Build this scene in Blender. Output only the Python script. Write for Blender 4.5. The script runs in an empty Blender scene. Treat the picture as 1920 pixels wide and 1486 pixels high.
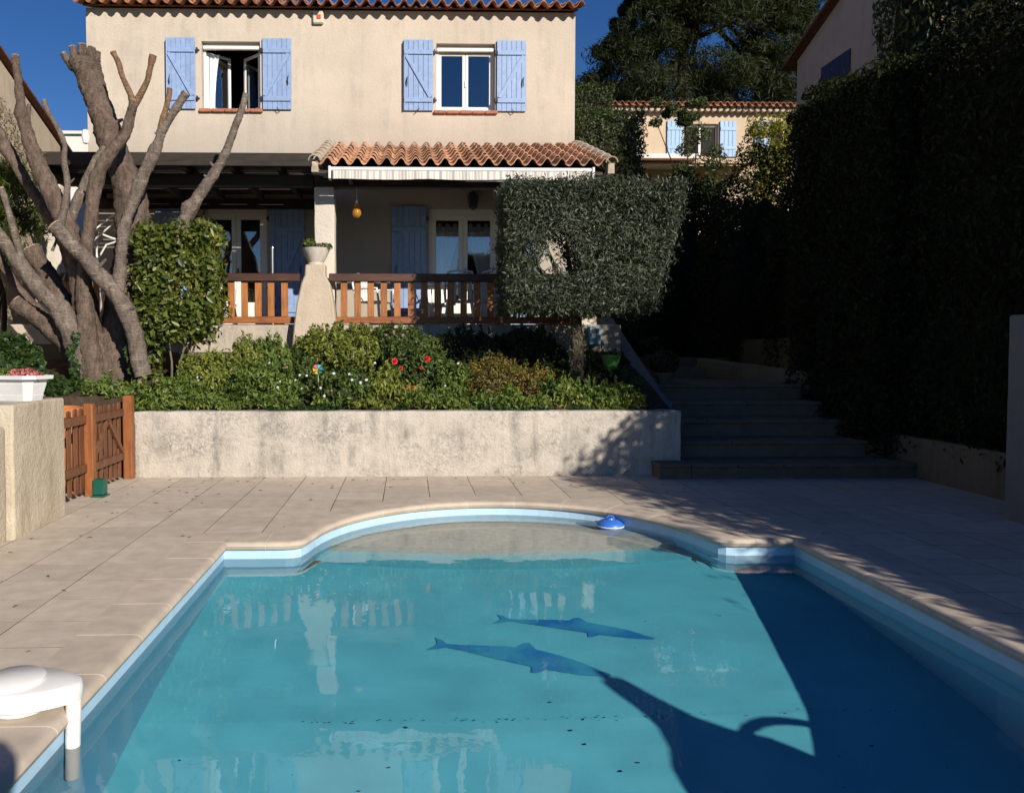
import bpy, bmesh, math, random
import numpy as np
from mathutils import Vector, Matrix, noise
sc = bpy.context.scene
C = sc.collection
R = math.radians
PI = math.pi

# ------------------------------------------------------------------ camera, sky, sun, exposure
cam = bpy.data.cameras.new('camera')
cam.sensor_width = 36.0
cam.lens = 27.19
cam.shift_x = 0.0836
cam.shift_y = -0.0168
cam.clip_start = 0.05
cam.clip_end = 3000
camo = bpy.data.objects.new('camera', cam)
C.objects.link(camo)
camo.location = (0, 0, 1.58)
camo.rotation_euler = (R(87.8), 0, R(-1.4))
sc.camera = camo

SUN_AZ, SUN_EL = 31.0, 24.0          # degrees to the right of straight behind the camera, elevation
sdir = Vector((math.sin(R(SUN_AZ)) * math.cos(R(SUN_EL)), -math.cos(R(SUN_AZ)) * math.cos(R(SUN_EL)), math.sin(R(SUN_EL))))
world = bpy.data.worlds.new('World')
sc.world = world
world.use_nodes = True
wn = world.node_tree
bg = wn.nodes['Background']
sky = wn.nodes.new('ShaderNodeTexSky')
sky.sky_type = 'NISHITA'
sky.sun_disc = False
sky.sun_elevation = R(SUN_EL)
sky.sun_rotation = R(180 - SUN_AZ)
sky.altitude = 900
sky.air_density = 1.0
sky.dust_density = 0.0
sky.ozone_density = 3.2
hs = wn.nodes.new('ShaderNodeHueSaturation')
hs.inputs['Saturation'].default_value = 1.27
hs.inputs['Hue'].default_value = 0.513
hs.inputs['Value'].default_value = 1.25
wn.links.new(sky.outputs[0], hs.inputs['Color'])
wn.links.new(hs.outputs[0], bg.inputs[0])
bg.inputs[1].default_value = 0.055
sun = bpy.data.lights.new('sun', 'SUN')
sun.energy = 5.0
sun.angle = R(0.5)
sun.color = (1.0, 0.93, 0.82)
suno = bpy.data.objects.new('sun', sun)
C.objects.link(suno)
suno.location = sdir * 60
suno.rotation_euler = sdir.to_track_quat('Z', 'Y').to_euler()
sun.cycles.is_caustics_light = True
sc.view_settings.view_transform = 'Standard'
sc.view_settings.look = 'None'
sc.view_settings.exposure = 0.2
sc.view_settings.gamma = 1.0
sc.cycles.use_denoising = True
sc.cycles.max_bounces = 8
sc.cycles.diffuse_bounces = 2
sc.cycles.transparent_max_bounces = 12
sc.cycles.caustics_refractive = True
sc.cycles.caustics_reflective = False
sc.cycles.sample_clamp_indirect = 4.0

rnd = random.Random(7)
rng = np.random.default_rng(11)

# ------------------------------------------------------------------ helpers: objects
def tag(o, label=None, cat=None, group=None, kind=None):
    if label: o['label'] = label
    if cat: o['category'] = cat
    if group: o['group'] = group
    if kind: o['kind'] = kind
    return o

def empty(name, loc, label=None, cat=None, group=None, kind=None):
    o = bpy.data.objects.new(name, None)
    C.objects.link(o)
    o.location = loc
    o.empty_display_size = 0.1
    return tag(o, label, cat, group, kind)

def link_mesh(name, me, mat, parent=None):
    o = bpy.data.objects.new(name, me)
    C.objects.link(o)
    if mat is not None and not me.materials:
        me.materials.append(mat)
    if parent is not None:
        set_parent(o, parent)
    return o

def set_parent(o, p):
    # keep world placement: meshes are written in world coordinates
    bpy_w = world_loc(p)
    o.parent = p
    o.matrix_parent_inverse = bpy_w.inverted()

def world_loc(o):
    m = Matrix.LocRotScale(o.location, o.rotation_euler, o.scale)
    if o.parent:
        m = world_loc(o.parent) @ o.matrix_parent_inverse @ m
    return m

class MB:
    def __init__(self):
        self.v = []; self.f = []
    def add(self, vs, fs):
        b = len(self.v)
        self.v += [tuple(p) for p in vs]
        self.f += [tuple(i + b for i in f) for f in fs]
        return self
    def box(self, x0, x1, y0, y1, z0, z1, M=None):
        vs = [(x0,y0,z0),(x1,y0,z0),(x1,y1,z0),(x0,y1,z0),(x0,y0,z1),(x1,y0,z1),(x1,y1,z1),(x0,y1,z1)]
        if M is not None: vs = [M @ Vector(p) for p in vs]
        return self.add(vs, [(3,2,1,0),(4,5,6,7),(0,1,5,4),(1,2,6,5),(2,3,7,6),(3,0,4,7)])
    def cbox(self, x0, x1, y0, y1, z0, z1, c=0.006, M=None):
        # box with chamfered edges
        vs = []; idx = {}
        def p(x, y, z):
            k = (round(x,5), round(y,5), round(z,5))
            if k not in idx: idx[k] = len(vs); vs.append((x,y,z))
            return idx[k]
        fs = []
        X = (x0,x1); Y = (y0,y1); Z = (z0,z1); sg = (1,-1)
        def fx(i,j,k): return p(X[i], Y[j]+sg[j]*c, Z[k]+sg[k]*c)
        def fy(i,j,k): return p(X[i]+sg[i]*c, Y[j], Z[k]+sg[k]*c)
        def fz(i,j,k): return p(X[i]+sg[i]*c, Y[j]+sg[j]*c, Z[k])
        fs.append((fx(0,0,0),fx(0,0,1),fx(0,1,1),fx(0,1,0))); fs.append((fx(1,0,0),fx(1,1,0),fx(1,1,1),fx(1,0,1)))
        fs.append((fy(0,0,0),fy(1,0,0),fy(1,0,1),fy(0,0,1))); fs.append((fy(0,1,0),fy(0,1,1),fy(1,1,1),fy(1,1,0)))
        fs.append((fz(0,0,0),fz(0,1,0),fz(1,1,0),fz(1,0,0))); fs.append((fz(0,0,1),fz(1,0,1),fz(1,1,1),fz(0,1,1)))
        for i in (0,1):
            for j in (0,1):
                fs.append((fx(i,j,0),fy(i,j,0),fy(i,j,1),fx(i,j,1)))
        for i in (0,1):
            for k in (0,1):
                fs.append((fx(i,0,k),fz(i,0,k),fz(i,1,k),fx(i,1,k)))
        for j in (0,1):
            for k in (0,1):
                fs.append((fy(0,j,k),fz(0,j,k),fz(1,j,k),fy(1,j,k)))
        for i in (0,1):
            for j in (0,1):
                for k in (0,1):
                    fs.append((fx(i,j,k),fy(i,j,k),fz(i,j,k)))
        if M is not None: vs = [M @ Vector(q) for q in vs]
        return self.add(vs, fs)
    def prism(self, poly, z0, z1, c=0.0):
        # polygon (ccw) extruded, top edge chamfered by c
        n = len(poly)
        vs = [(x,y,z0) for x,y in poly]
        if c > 0:
            cx = sum(p[0] for p in poly)/n; cy = sum(p[1] for p in poly)/n
            vs += [(x,y,z1-c) for x,y in poly]
            for x,y in poly:
                d = math.hypot(cx-x, cy-y) or 1
                k = min(c*1.3/d, .5)
                vs.append((x+(cx-x)*k, y+(cy-y)*k, z1))
            rings = 3
        else:
            vs += [(x,y,z1) for x,y in poly]; rings = 2
        fs = []
        for r in range(rings-1):
            for i in range(n):
                j = (i+1) % n
                fs.append((r*n+i, r*n+j, (r+1)*n+j, (r+1)*n+i))
        fs.append(tuple((rings-1)*n+i for i in range(n)))
        fs.append(tuple(reversed(range(n))))
        return self.add(vs, fs)
    def tube(self, pts, rad, seg=8, cap=True):
        pts = [Vector(p) for p in pts]
        n = len(pts)
        if not hasattr(rad, '__len__'): rad = [rad]*n
        t0 = (pts[1]-pts[0]).normalized()
        ref = Vector((0,0,1)) if abs(t0.z) < .9 else Vector((1,0,0))
        u = t0.cross(ref).normalized()
        vs = []
        for i, p in enumerate(pts):
            t = (pts[min(i+1,n-1)] - pts[max(i-1,0)]).normalized()
            u = (u - t*u.dot(t)).normalized()
            w = t.cross(u)
            for k in range(seg):
                a = 2*PI*k/seg
                vs.append(p + (u*math.cos(a)+w*math.sin(a))*rad[i])
        fs = []
        for i in range(n-1):
            for k in range(seg):
                l = (k+1) % seg
                fs.append((i*seg+k, i*seg+l, (i+1)*seg+l, (i+1)*seg+k))
        if cap:
            fs.append(tuple(reversed(range(seg))))
            fs.append(tuple((n-1)*seg+k for k in range(seg)))
        return self.add(vs, fs)
    def lathe(self, prof, c, seg=20, M=None):
        vs = []
        for r, z in prof:
            for k in range(seg):
                a = 2*PI*k/seg
                q = Vector((r*math.cos(a), r*math.sin(a), z))
                if M is not None: q = M @ q
                vs.append(q + Vector(c))
        n = len(prof); fs = []
        for i in range(n-1):
            for k in range(seg):
                l = (k+1) % seg
                fs.append((i*seg+k, i*seg+l, (i+1)*seg+l, (i+1)*seg+k))
        fs.append(tuple(reversed(range(seg))))
        fs.append(tuple((n-1)*seg+k for k in range(seg)))
        return self.add(vs, fs)
    def mesh(self, name, smooth=None):
        me = bpy.data.meshes.new(name)
        me.from_pydata(self.v, [], self.f)
        if smooth is not None:
            for p in me.polygons: p.use_smooth = True
            if smooth < 180:
                me.set_sharp_from_angle(angle=R(smooth))
        me.update()
        return me
    def build(self, name, mat, parent=None, smooth=None):
        return link_mesh(name, self.mesh(name, smooth), mat, parent)

def wall_holes(mb, x0, x1, z0, z1, y, holes, depth):
    # facade in the plane y (facing -y) with rectangular openings and their reveals going back by depth
    xs = sorted({x0, x1} | {h[0] for h in holes} | {h[1] for h in holes})
    zs = sorted({z0, z1} | {h[2] for h in holes} | {h[3] for h in holes})
    for a, b in zip(xs[:-1], xs[1:]):
        for c, d in zip(zs[:-1], zs[1:]):
            mx, mz = (a+b)/2, (c+d)/2
            if any(h[0] < mx < h[1] and h[2] < mz < h[3] for h in holes): continue
            mb.add([(a,y,c),(b,y,c),(b,y,d),(a,y,d)], [(0,1,2,3)])
    for a, b, c, d in holes:
        q = y + depth
        mb.add([(a,y,c),(b,y,c),(b,y,d),(a,y,d),(a,q,c),(b,q,c),(b,q,d),(a,q,d)],
               [(0,4,5,1),(1,5,6,2),(2,6,7,3),(3,7,4,0)])
    return mb

# ------------------------------------------------------------------ helpers: materials
def newmat(name):
    m = bpy.data.materials.new(name)
    m.use_nodes = True
    nt = m.node_tree
    b = nt.nodes['Principled BSDF']
    return m, nt, b

def nd(nt, typ, **kw):
    n = nt.nodes.new(typ)
    for k, v in kw.items():
        if k in n.inputs: n.inputs[k].default_value = v
        else: setattr(n, k, v)
    return n

def rgba(c): return (c[0], c[1], c[2], 1.0)

def ramp(nt, fac, stops):
    r = nt.nodes.new('ShaderNodeValToRGB')
    e = r.color_ramp.elements
    while len(e) > 1: e.remove(e[-1])
    e[0].position = stops[0][0]; e[0].color = rgba(stops[0][1])
    for p, c in stops[1:]:
        q = e.new(p); q.color = rgba(c)
    nt.links.new(fac, r.inputs[0])
    return r.outputs[0]

def mixc(nt, fac, a, b, mode='MIX'):
    m = nt.nodes.new('ShaderNodeMix')
    m.data_type = 'RGBA'; m.blend_type = mode
    for i, s in ((0, fac), (6, a), (7, b)):
        if hasattr(s, 'links') or isinstance(s, bpy.types.NodeSocket): nt.links.new(s, m.inputs[i])
        elif i == 0: m.inputs[0].default_value = s
        else: m.inputs[i].default_value = rgba(s)
    return m.outputs[2]

def coords(nt, scale=(1,1,1)):
    g = nt.nodes.new('ShaderNodeNewGeometry')
    mp = nt.nodes.new('ShaderNodeMapping')
    mp.inputs['Scale'].default_value = scale
    nt.links.new(g.outputs['Position'], mp.inputs[0])
    return mp.outputs[0]

def noise_tex(nt, vec, scale, detail=4, rough=.55):
    n = nd(nt, 'ShaderNodeTexNoise', Scale=scale, Detail=detail, Roughness=rough)
    nt.links.new(vec, n.inputs['Vector'])
    return n.outputs[0]

def bump(nt, b, h, strength=.4, dist=.01, prev=None):
    n = nd(nt, 'ShaderNodeBump', Strength=strength, Distance=dist)
    nt.links.new(h, n.inputs['Height'])
    if prev is not None: nt.links.new(prev, n.inputs['Normal'])
    nt.links.new(n.outputs[0], b.inputs['Normal'])
    return n.outputs[0]

def maprange(nt, s, a, b, c=0., d=1.):
    n = nd(nt, 'ShaderNodeMapRange')
    n.inputs[1].default_value = a; n.inputs[2].default_value = b; n.inputs[3].default_value = c; n.inputs[4].default_value = d
    nt.links.new(s, n.inputs[0])
    return n.outputs[0]

def plain(name, col, rough=.5, var=.12, scale=8, bumps=.0, bscale=60, metal=0, spec=.5, objvar=0.0):
    m, nt, b = newmat(name)
    v = coords(nt)
    n1 = noise_tex(nt, v, scale)
    lo = tuple(c*(1-var) for c in col); hi = tuple(min(1, c*(1+var)) for c in col)
    col_s = ramp(nt, n1, [(.3, lo), (.7, hi)])
    if objvar:
        oi = nt.nodes.new('ShaderNodeObjectInfo')
        k = maprange(nt, oi.outputs['Random'], 0, 1, 1-objvar, 1+objvar)
        cc = nt.nodes.new('ShaderNodeCombineColor')
        for i in range(3): nt.links.new(k, cc.inputs[i])
        col_s = mixc(nt, 1.0, col_s, cc.outputs[0], 'MULTIPLY')
    nt.links.new(col_s, b.inputs['Base Color'])
    b.inputs['Roughness'].default_value = rough
    b.inputs['Metallic'].default_value = metal
    b.inputs['Specular IOR Level'].default_value = spec
    if bumps: bump(nt, b, noise_tex(nt, v, bscale, 5), bumps, .01)
    return m

def stucco(name, col, dirt=(.3,.27,.23), dirt_amt=.5, streak=True, grain=90, bs=.5, low_stain_shade=None, blotch=0.0):
    m, nt, b = newmat(name)
    v = coords(nt)
    big = noise_tex(nt, v, 1.1, 5, .6)
    fine = noise_tex(nt, v, grain, 4, .6)
    c1 = ramp(nt, big, [(.3, tuple(c*.9 for c in col)), (.68, tuple(min(1,c*1.06) for c in col))])
    c1 = mixc(nt, maprange(nt, fine, .3, .7, 0, .22), c1, tuple(c*.7 for c in col))
    vs = coords(nt, (2.6, 2.6, .28))
    st = noise_tex(nt, vs, 1.6, 5, .65)
    bl = noise_tex(nt, v, 2.3, 6, .7)
    mul = nd(nt, 'ShaderNodeMath', operation='MULTIPLY')
    nt.links.new(maprange(nt, st, .45, .66), mul.inputs[0]); nt.links.new(maprange(nt, bl, .40, .62), mul.inputs[1])
    fac = nd(nt, 'ShaderNodeMath', operation='MULTIPLY'); fac.inputs[1].default_value = dirt_amt
    nt.links.new(mul.outputs[0], fac.inputs[0])
    c2 = mixc(nt, fac.outputs[0], c1, dirt)
    if low_stain_shade:
        # rain-splash stain plus painted porch shade, low down, ragged upper edge (z0 .. z1)
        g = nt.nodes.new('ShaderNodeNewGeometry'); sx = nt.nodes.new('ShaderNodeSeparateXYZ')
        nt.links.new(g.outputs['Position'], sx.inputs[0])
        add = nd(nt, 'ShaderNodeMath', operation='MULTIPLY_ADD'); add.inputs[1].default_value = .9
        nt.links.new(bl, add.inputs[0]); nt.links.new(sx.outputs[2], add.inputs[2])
        f2 = maprange(nt, add.outputs[0], low_stain_shade[0]+.45, low_stain_shade[1]+.45, low_stain_shade[2], 0)
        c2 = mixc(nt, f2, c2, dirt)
    if blotch:
        mk = noise_tex(nt, coords(nt, (1, 1, 1.8)), 1.7, 6, .7)
        sp = noise_tex(nt, v, 26, 6, .75)
        mm = nd(nt, 'ShaderNodeMath', operation='MULTIPLY')
        nt.links.new(maprange(nt, mk, .42, .66), mm.inputs[0]); nt.links.new(maprange(nt, sp, .42, .62), mm.inputs[1])
        m3 = nd(nt, 'ShaderNodeMath', operation='MULTIPLY'); m3.inputs[1].default_value = blotch
        nt.links.new(mm.outputs[0], m3.inputs[0])
        c2 = mixc(nt, m3.outputs[0], c2, dirt)
    nt.links.new(c2, b.inputs['Base Color'])
    b.inputs['Roughness'].default_value = .92
    b.inputs['Specular IOR Level'].default_value = .2
    n0 = bump(nt, b, fine, bs, .012)
    bump(nt, b, noise_tex(nt, v, grain*.28, 3), bs*.6, .02, n0)
    return m

def wood(name, dark, light, axis='z', rough=.55, scale=1.0, objvar=.15):
    m, nt, b = newmat(name)
    s = {'x': (2.5, 28, 28), 'y': (28, 2.5, 28), 'z': (28, 28, 2.5)}[axis]
    v = coords(nt, tuple(k*scale for k in s))
    oi = nt.nodes.new('ShaderNodeObjectInfo')
    va = nt.nodes.new('ShaderNodeVectorMath'); va.operation = 'ADD'
    nt.links.new(v, va.inputs[0])
    sc_ = nd(nt, 'ShaderNodeMath', operation='MULTIPLY'); sc_.inputs[1].default_value = 37.
    nt.links.new(oi.outputs['Random'], sc_.inputs[0]); nt.links.new(sc_.outputs[0], va.inputs[1])
    n = noise_tex(nt, va.outputs[0], 1.0, 6, .6)
    c = ramp(nt, n, [(.28, dark), (.52, tuple((a+b_)/2 for a, b_ in zip(dark, light))), (.75, light)])
    w = noise_tex(nt, coords(nt), 5.0, 5, .7)
    c = mixc(nt, maprange(nt, w, .5, .75, 0, .55), c, tuple(d*.55 for d in dark))
    k = maprange(nt, oi.outputs['Random'], 0, 1, 1-objvar, 1+objvar)
    cc = nt.nodes.new('ShaderNodeCombineColor')
    for i in range(3): nt.links.new(k, cc.inputs[i])
    c = mixc(nt, 1.0, c, cc.outputs[0], 'MULTIPLY')
    nt.links.new(c, b.inputs['Base Color'])
    b.inputs['Roughness'].default_value = rough
    bump(nt, b, n, .35, .004)
    return m

def foliage(name, cols, rough=.5, trans=.22, spec=.35, dark=.35, dscale=2.2):
    m, nt, b = newmat(name)
    g = nt.nodes.new('ShaderNodeNewGeometry')
    n = len(cols)
    c = ramp(nt, g.outputs['Random Per Island'], [(i/max(1, n-1), col) for i, col in enumerate(cols)])
    big = noise_tex(nt, coords(nt), dscale, 3)
    c = mixc(nt, maprange(nt, big, .35, .65, 0, dark), c, tuple(k*.55 for k in cols[0]))
    nt.links.new(c, b.inputs['Base Color'])
    b.inputs['Roughness'].default_value = rough
    b.inputs['Specular IOR Level'].default_value = spec
    t = nt.nodes.new('ShaderNodeBsdfTranslucent')
    tc = mixc(nt, .5, c, (.25, .32, .04), 'MIX')
    nt.links.new(tc, t.inputs[0])
    mx = nt.nodes.new('ShaderNodeMixShader'); mx.inputs[0].default_value = trans
    nt.links.new(b.outputs[0], mx.inputs[1]); nt.links.new(t.outputs[0], mx.inputs[2])
    nt.links.new(mx.outputs[0], nt.nodes['Material Output'].inputs[0])
    return m

def bark(name, c0, c1, ring=0.0, scale=18):
    m, nt, b = newmat(name)
    v = coords(nt, (1, 1, .45))
    n = noise_tex(nt, v, scale, 6, .65)
    big = noise_tex(nt, coords(nt), 3.0, 4)
    c = ramp(nt, n, [(.3, c0), (.7, c1)])
    c = mixc(nt, maprange(nt, big, .4, .7, 0, .5), c, tuple(k*.7 for k in c0))
    h = n
    if ring:
        v2 = coords(nt, (6, 6, 45))
        rn = noise_tex(nt, v2, 1.0, 4, .6)
        c = mixc(nt, maprange(nt, rn, .55, .72, 0, ring), c, tuple(min(1, k*1.7) for k in c1))
        h = rn
    nt.links.new(c, b.inputs['Base Color'])
    b.inputs['Roughness'].default_value = .9
    b.inputs['Specular IOR Level'].default_value = .2
    fine = noise_tex(nt, coords(nt), 55, 5, .7)
    c = mixc(nt, maprange(nt, fine, .5, .72, 0, .7), c, tuple(k*.35 for k in c0))
    nt.links.new(c, b.inputs['Base Color'])
    p = bump(nt, b, n, 1.0, .03)
    p = bump(nt, b, fine, .8, .012, p)
    if ring: bump(nt, b, h, .8, .014, p)
    return m

M = {}
M['facade'] = stucco('facade_stucco', (.60, .51, .415), dirt=(.36, .32, .275), dirt_amt=.6, grain=70, bs=.4, blotch=.18, low_stain_shade=(5.3, 6.1, .6))  # low band also paints porch shade over the ground-floor wall
M['terrace_wall'] = stucco('terrace_stucco', (.50, .43, .35), dirt=(.2, .185, .165), dirt_amt=.9, grain=60, bs=.6, blotch=.9)
M['pillar'] = stucco('pillar_stucco', (.66, .59, .5), dirt=(.4, .36, .3), dirt_amt=.4, grain=55, bs=.8)
M['pedestal'] = stucco('pedestal_stucco', (.56, .46, .35), dirt=(.33, .28, .22), dirt_amt=.5, grain=50, bs=.8)
M['garden_wall'] = stucco('garden_wall_render', (.56, .50, .43), dirt=(.2, .185, .165), dirt_amt=1.0, grain=42, bs=1.0, blotch=.9)
M['block_wall'] = stucco('block_wall_render', (.58, .5, .38), dirt=(.28, .23, .15), dirt_amt=.9, grain=45, bs=.8, blotch=.5)
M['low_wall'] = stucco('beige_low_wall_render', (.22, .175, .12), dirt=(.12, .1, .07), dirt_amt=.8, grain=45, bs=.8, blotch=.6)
M['white_wall'] = stucco('white_render', (.75, .72, .68), dirt_amt=.2)
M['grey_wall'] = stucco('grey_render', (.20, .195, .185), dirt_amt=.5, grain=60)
M['peach'] = stucco('peach_render', (.60, .465, .33), dirt=(.4, .3, .22), dirt_amt=.5, grain=30, bs=.2)
M['pinkish'] = stucco('pink_render', (.5, .39, .32), dirt=(.33, .27, .23), dirt_amt=.6, grain=40, bs=.3)
M['neighbour'] = stucco('neighbour_render', (.5, .41, .31), dirt=(.25, .21, .17), dirt_amt=.9, grain=40, bs=.4)
M['slab'] = plain('stone_slab', (.53, .45, .365), .85, .12, 7, .3, 120, objvar=.09, spec=.25)
M['mortar'] = plain('dark_joint_mortar', (.11, .09, .07), .95, .3, 12, .4, 80, spec=.1)
M['coping'] = plain('coping_stone', (.54, .45, .36), .8, .14, 6, .2, 140, objvar=.05, spec=.3)
M['white_grout'] = plain('white_grout', (.65, .6, .53), .9, .1, 20)
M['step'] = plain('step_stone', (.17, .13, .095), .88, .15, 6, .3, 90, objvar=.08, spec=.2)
M['soil'] = plain('garden_soil', (.07, .048, .032), .95, .4, 9, .8, 40, spec=.1)
M['ground'] = plain('dry_ground', (.12, .11, .06), .95, .3, .6, .5, 8, spec=.1)
M['blue_paint'] = plain('blue_shutter_paint', (.25, .35, .56), .5, .12, 14, .2, 70, objvar=.06)
M['sky_paint'] = plain('pale_blue_paint', (.28, .43, .62), .55, .1, 14, objvar=.04)
M['white_frame'] = plain('white_frame_paint', (.78, .76, .72), .4, .04, 10)
M['white_plastic'] = plain('white_plastic', (.80, .78, .74), .38, .05, 6)
M['grey_plastic'] = plain('planter_plastic', (.66, .66, .66), .5, .08, 6)
M['dark_metal'] = plain('dark_iron', (.025, .025, .028), .5, .2, 20)
M['steel'] = plain('polished_steel', (.6, .6, .6), .25, .05, 20, metal=1)
M['tile'] = plain('terracotta_roof_tile', (.46, .25, .15), .85, .35, 11, .3, 70, objvar=.3, spec=.2)
M['tile_old'] = plain('weathered_roof_tile', (.36, .165, .095), .88, .4, 8, .3, 60, objvar=.35, spec=.2)
M['tile_edge'] = plain('verge_mortar_tile', (.45, .37, .28), .9, .3, 12, .3, 60, spec=.2)
M['sill'] = plain('terracotta_sill_tile', (.38, .14, .08), .8, .2, 16, .2, 80, objvar=.15)
M['rail_wood'] = wood('stained_rail_wood', (.23, .075, .02), (.52, .20, .05), 'z')
M['rail_wood_x'] = wood('stained_rail_wood_long', (.19, .058, .018), (.42, .15, .04), 'x')
M['top_rail'] = wood('dark_top_rail_wood', (.03, .011, .007), (.105, .036, .018), 'x')
M['gate_wood'] = wood('gate_wood', (.10, .04, .018), (.24, .095, .04), 'z')
M['gate_post'] = wood('orange_gate_post_wood', (.20, .064, .02), (.36, .13, .04), 'z')
M['pergola'] = wood('black_brown_pergola_wood', (.012, .009, .007), (.045, .032, .022), 'x', rough=.8)
M['terracotta'] = plain('terracotta', (.48, .17, .06), .85, .15, 8, .2, 60)
M['stone_pot'] = plain('cast_stone_pot', (.56, .5, .43), .9, .15, 12, .35, 70)
M['bark'] = bark('trunk_bark', (.075, .052, .04), (.25, .185, .145), .18)
M['bark_ring'] = bark('ringed_branch_bark', (.10, .075, .06), (.29, .235, .195), .5)
M['bark_cut'] = bark('cut_branch_bark', (.13, .08, .05), (.33, .2, .115), .35)
M['saw_cut'] = plain('weathered_saw_cut', (.34, .25, .17), .9, .35, 40, .4, 120)
M['olive_bark'] = bark('olive_bark', (.06, .045, .033), (.2, .15, .105), scale=30)
M['dark_bark'] = bark('dark_twig_bark', (.02, .016, .012), (.06, .045, .035))
M['stem'] = bark('pale_stem', (.13, .11, .08), (.28, .23, .17))
M['olive'] = foliage('olive_leaves', [(.028, .036, .023), (.06, .074, .046), (.105, .125, .08), (.18, .20, .14)], .45, dark=.6, dscale=6.)
M['clip'] = foliage('clipped_shrub_leaves', [(.035, .06, .012), (.09, .125, .02), (.15, .18, .03), (.24, .235, .045)], .38, .25, .45)
M['bed1'] = foliage('bed_leaves_fresh', [(.04, .075, .014), (.095, .15, .027), (.155, .22, .04), (.23, .29, .06)], .5, .3, dark=.12)
M['bed2'] = foliage('bed_leaves_mid', [(.028, .05, .013), (.075, .115, .025), (.135, .185, .04)], .5, .28, dark=.15)
M['bed3'] = foliage('bed_leaves_orange', [(.07, .09, .016), (.17, .15, .025), (.26, .14, .03), (.28, .22, .04)], .55)
M['bed4'] = foliage('bed_leaves_yellow_green', [(.06, .085, .014), (.15, .185, .028), (.23, .26, .045), (.32, .33, .07)], .5, .3, dark=.12)
M['tile_dark'] = plain('old_dark_tile', (.16, .075, .05), .9, .3, 9, .3, 60, spec=.15)
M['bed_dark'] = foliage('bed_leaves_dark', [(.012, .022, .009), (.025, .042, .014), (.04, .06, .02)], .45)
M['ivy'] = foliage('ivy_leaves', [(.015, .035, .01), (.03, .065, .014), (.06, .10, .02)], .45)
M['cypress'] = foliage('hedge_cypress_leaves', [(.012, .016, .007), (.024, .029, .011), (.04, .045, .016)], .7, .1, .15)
M['hedge'] = foliage('clipped_hedge_leaves', [(.018, .032, .008), (.04, .06, .014), (.065, .09, .02)], .5)
M['pine'] = foliage('pine_needles', [(.014, .02, .008), (.026, .034, .012), (.045, .052, .018)], .6, .12, .2)
M['shrub'] = foliage('loose_shrub_leaves', [(.025, .04, .014), (.06, .085, .025), (.10, .125, .04)], .5)
M['mimosa'] = foliage('yellow_green_leaves', [(.14, .14, .02), (.30, .27, .03), (.45, .38, .05)], .5, .3)
M['dry_vine'] = foliage('dry_vine_leaves', [(.13, .1, .05), (.22, .17, .09), (.28, .22, .12)], .8, .1)
M['bamboo'] = foliage('feathery_green_leaves', [(.03, .05, .01), (.08, .11, .02), (.14, .17, .035)], .5, .3)
M['pink'] = plain('pink_petal', (.5, .17, .3), .6, .2, 30)
M['white_petal'] = plain('white_petal', (.75, .70, .75), .6, .1, 30)
M['red_petal'] = plain('red_petal', (.62, .02, .02), .5, .2, 30)
M['yellow_eye'] = plain('yellow_flower_eye', (.6, .4, .03), .7, .1, 30)
M['succ'] = plain('pink_succulent', (.42, .13, .12), .6, .4, 25, objvar=.3)
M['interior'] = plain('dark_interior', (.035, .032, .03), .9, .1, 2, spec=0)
M['curtain'] = plain('curtain_cloth', (.85, .85, .87), .9, .06, 10)
M['green_plastic'] = plain('green_plastic', (.008, .09, .065), .35, .15, 10)
M['lime_plastic'] = plain('lime_green_pot', (.16, .36, .07), .45, .1, 10)
M['blue_plastic'] = plain('blue_plastic', (.045, .17, .62), .35, .08, 10)
M['box_blue'] = plain('pale_blue_box', (.22, .42, .55), .4, .08, 10)
M['red_lamp'] = plain('orange_red_lens', (.6, .1, .05), .3, .08, 10)
M['beige_box'] = plain('alarm_case', (.6, .55, .42), .45, .05, 10)
M['porch_wood'] = wood('dark_porch_wood', (.022, .014, .009), (.07, .045, .03), 'x', rough=.75)
M['fabric_dark'] = plain('navy_cloth', (.03, .04, .1), .9, .1, 20)
M['skin'] = plain('skin', (.5, .3, .2), .6, .05, 20)
M['hair'] = plain('brown_hair', (.05, .03, .02), .6, .2, 60)
M['sand_cloth'] = plain('sand_parasol_cloth', (.55, .48, .36), .9, .08, 14)

def m_liner():
    m, nt, b = newmat('pool_liner')
    v = coords(nt)
    n = noise_tex(nt, v, 1.2, 4)
    c = ramp(nt, n, [(.3, (.27, .64, .88)), (.7, (.32, .69, .92))])
    al = noise_tex(nt, v, 34, 5, .7)
    c = mixc(nt, maprange(nt, al, .6, .78, 0, .4), c, (.12, .26, .3))
    nt.links.new(c, b.inputs['Base Color']); b.inputs['Roughness'].default_value = .55
    return m
M['liner'] = m_liner()
M['liner_top'] = plain('pale_blue_liner_band', (.46, .66, .84), .5, .06, 8)
M['liner_floor'] = plain('pool_floor_liner', (.14, .68, .84), .6, .09, 2.2)
M['step_liner'] = plain('pool_step_nonslip', (.56, .62, .56), .8, .16, 14, .3, 90)

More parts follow.
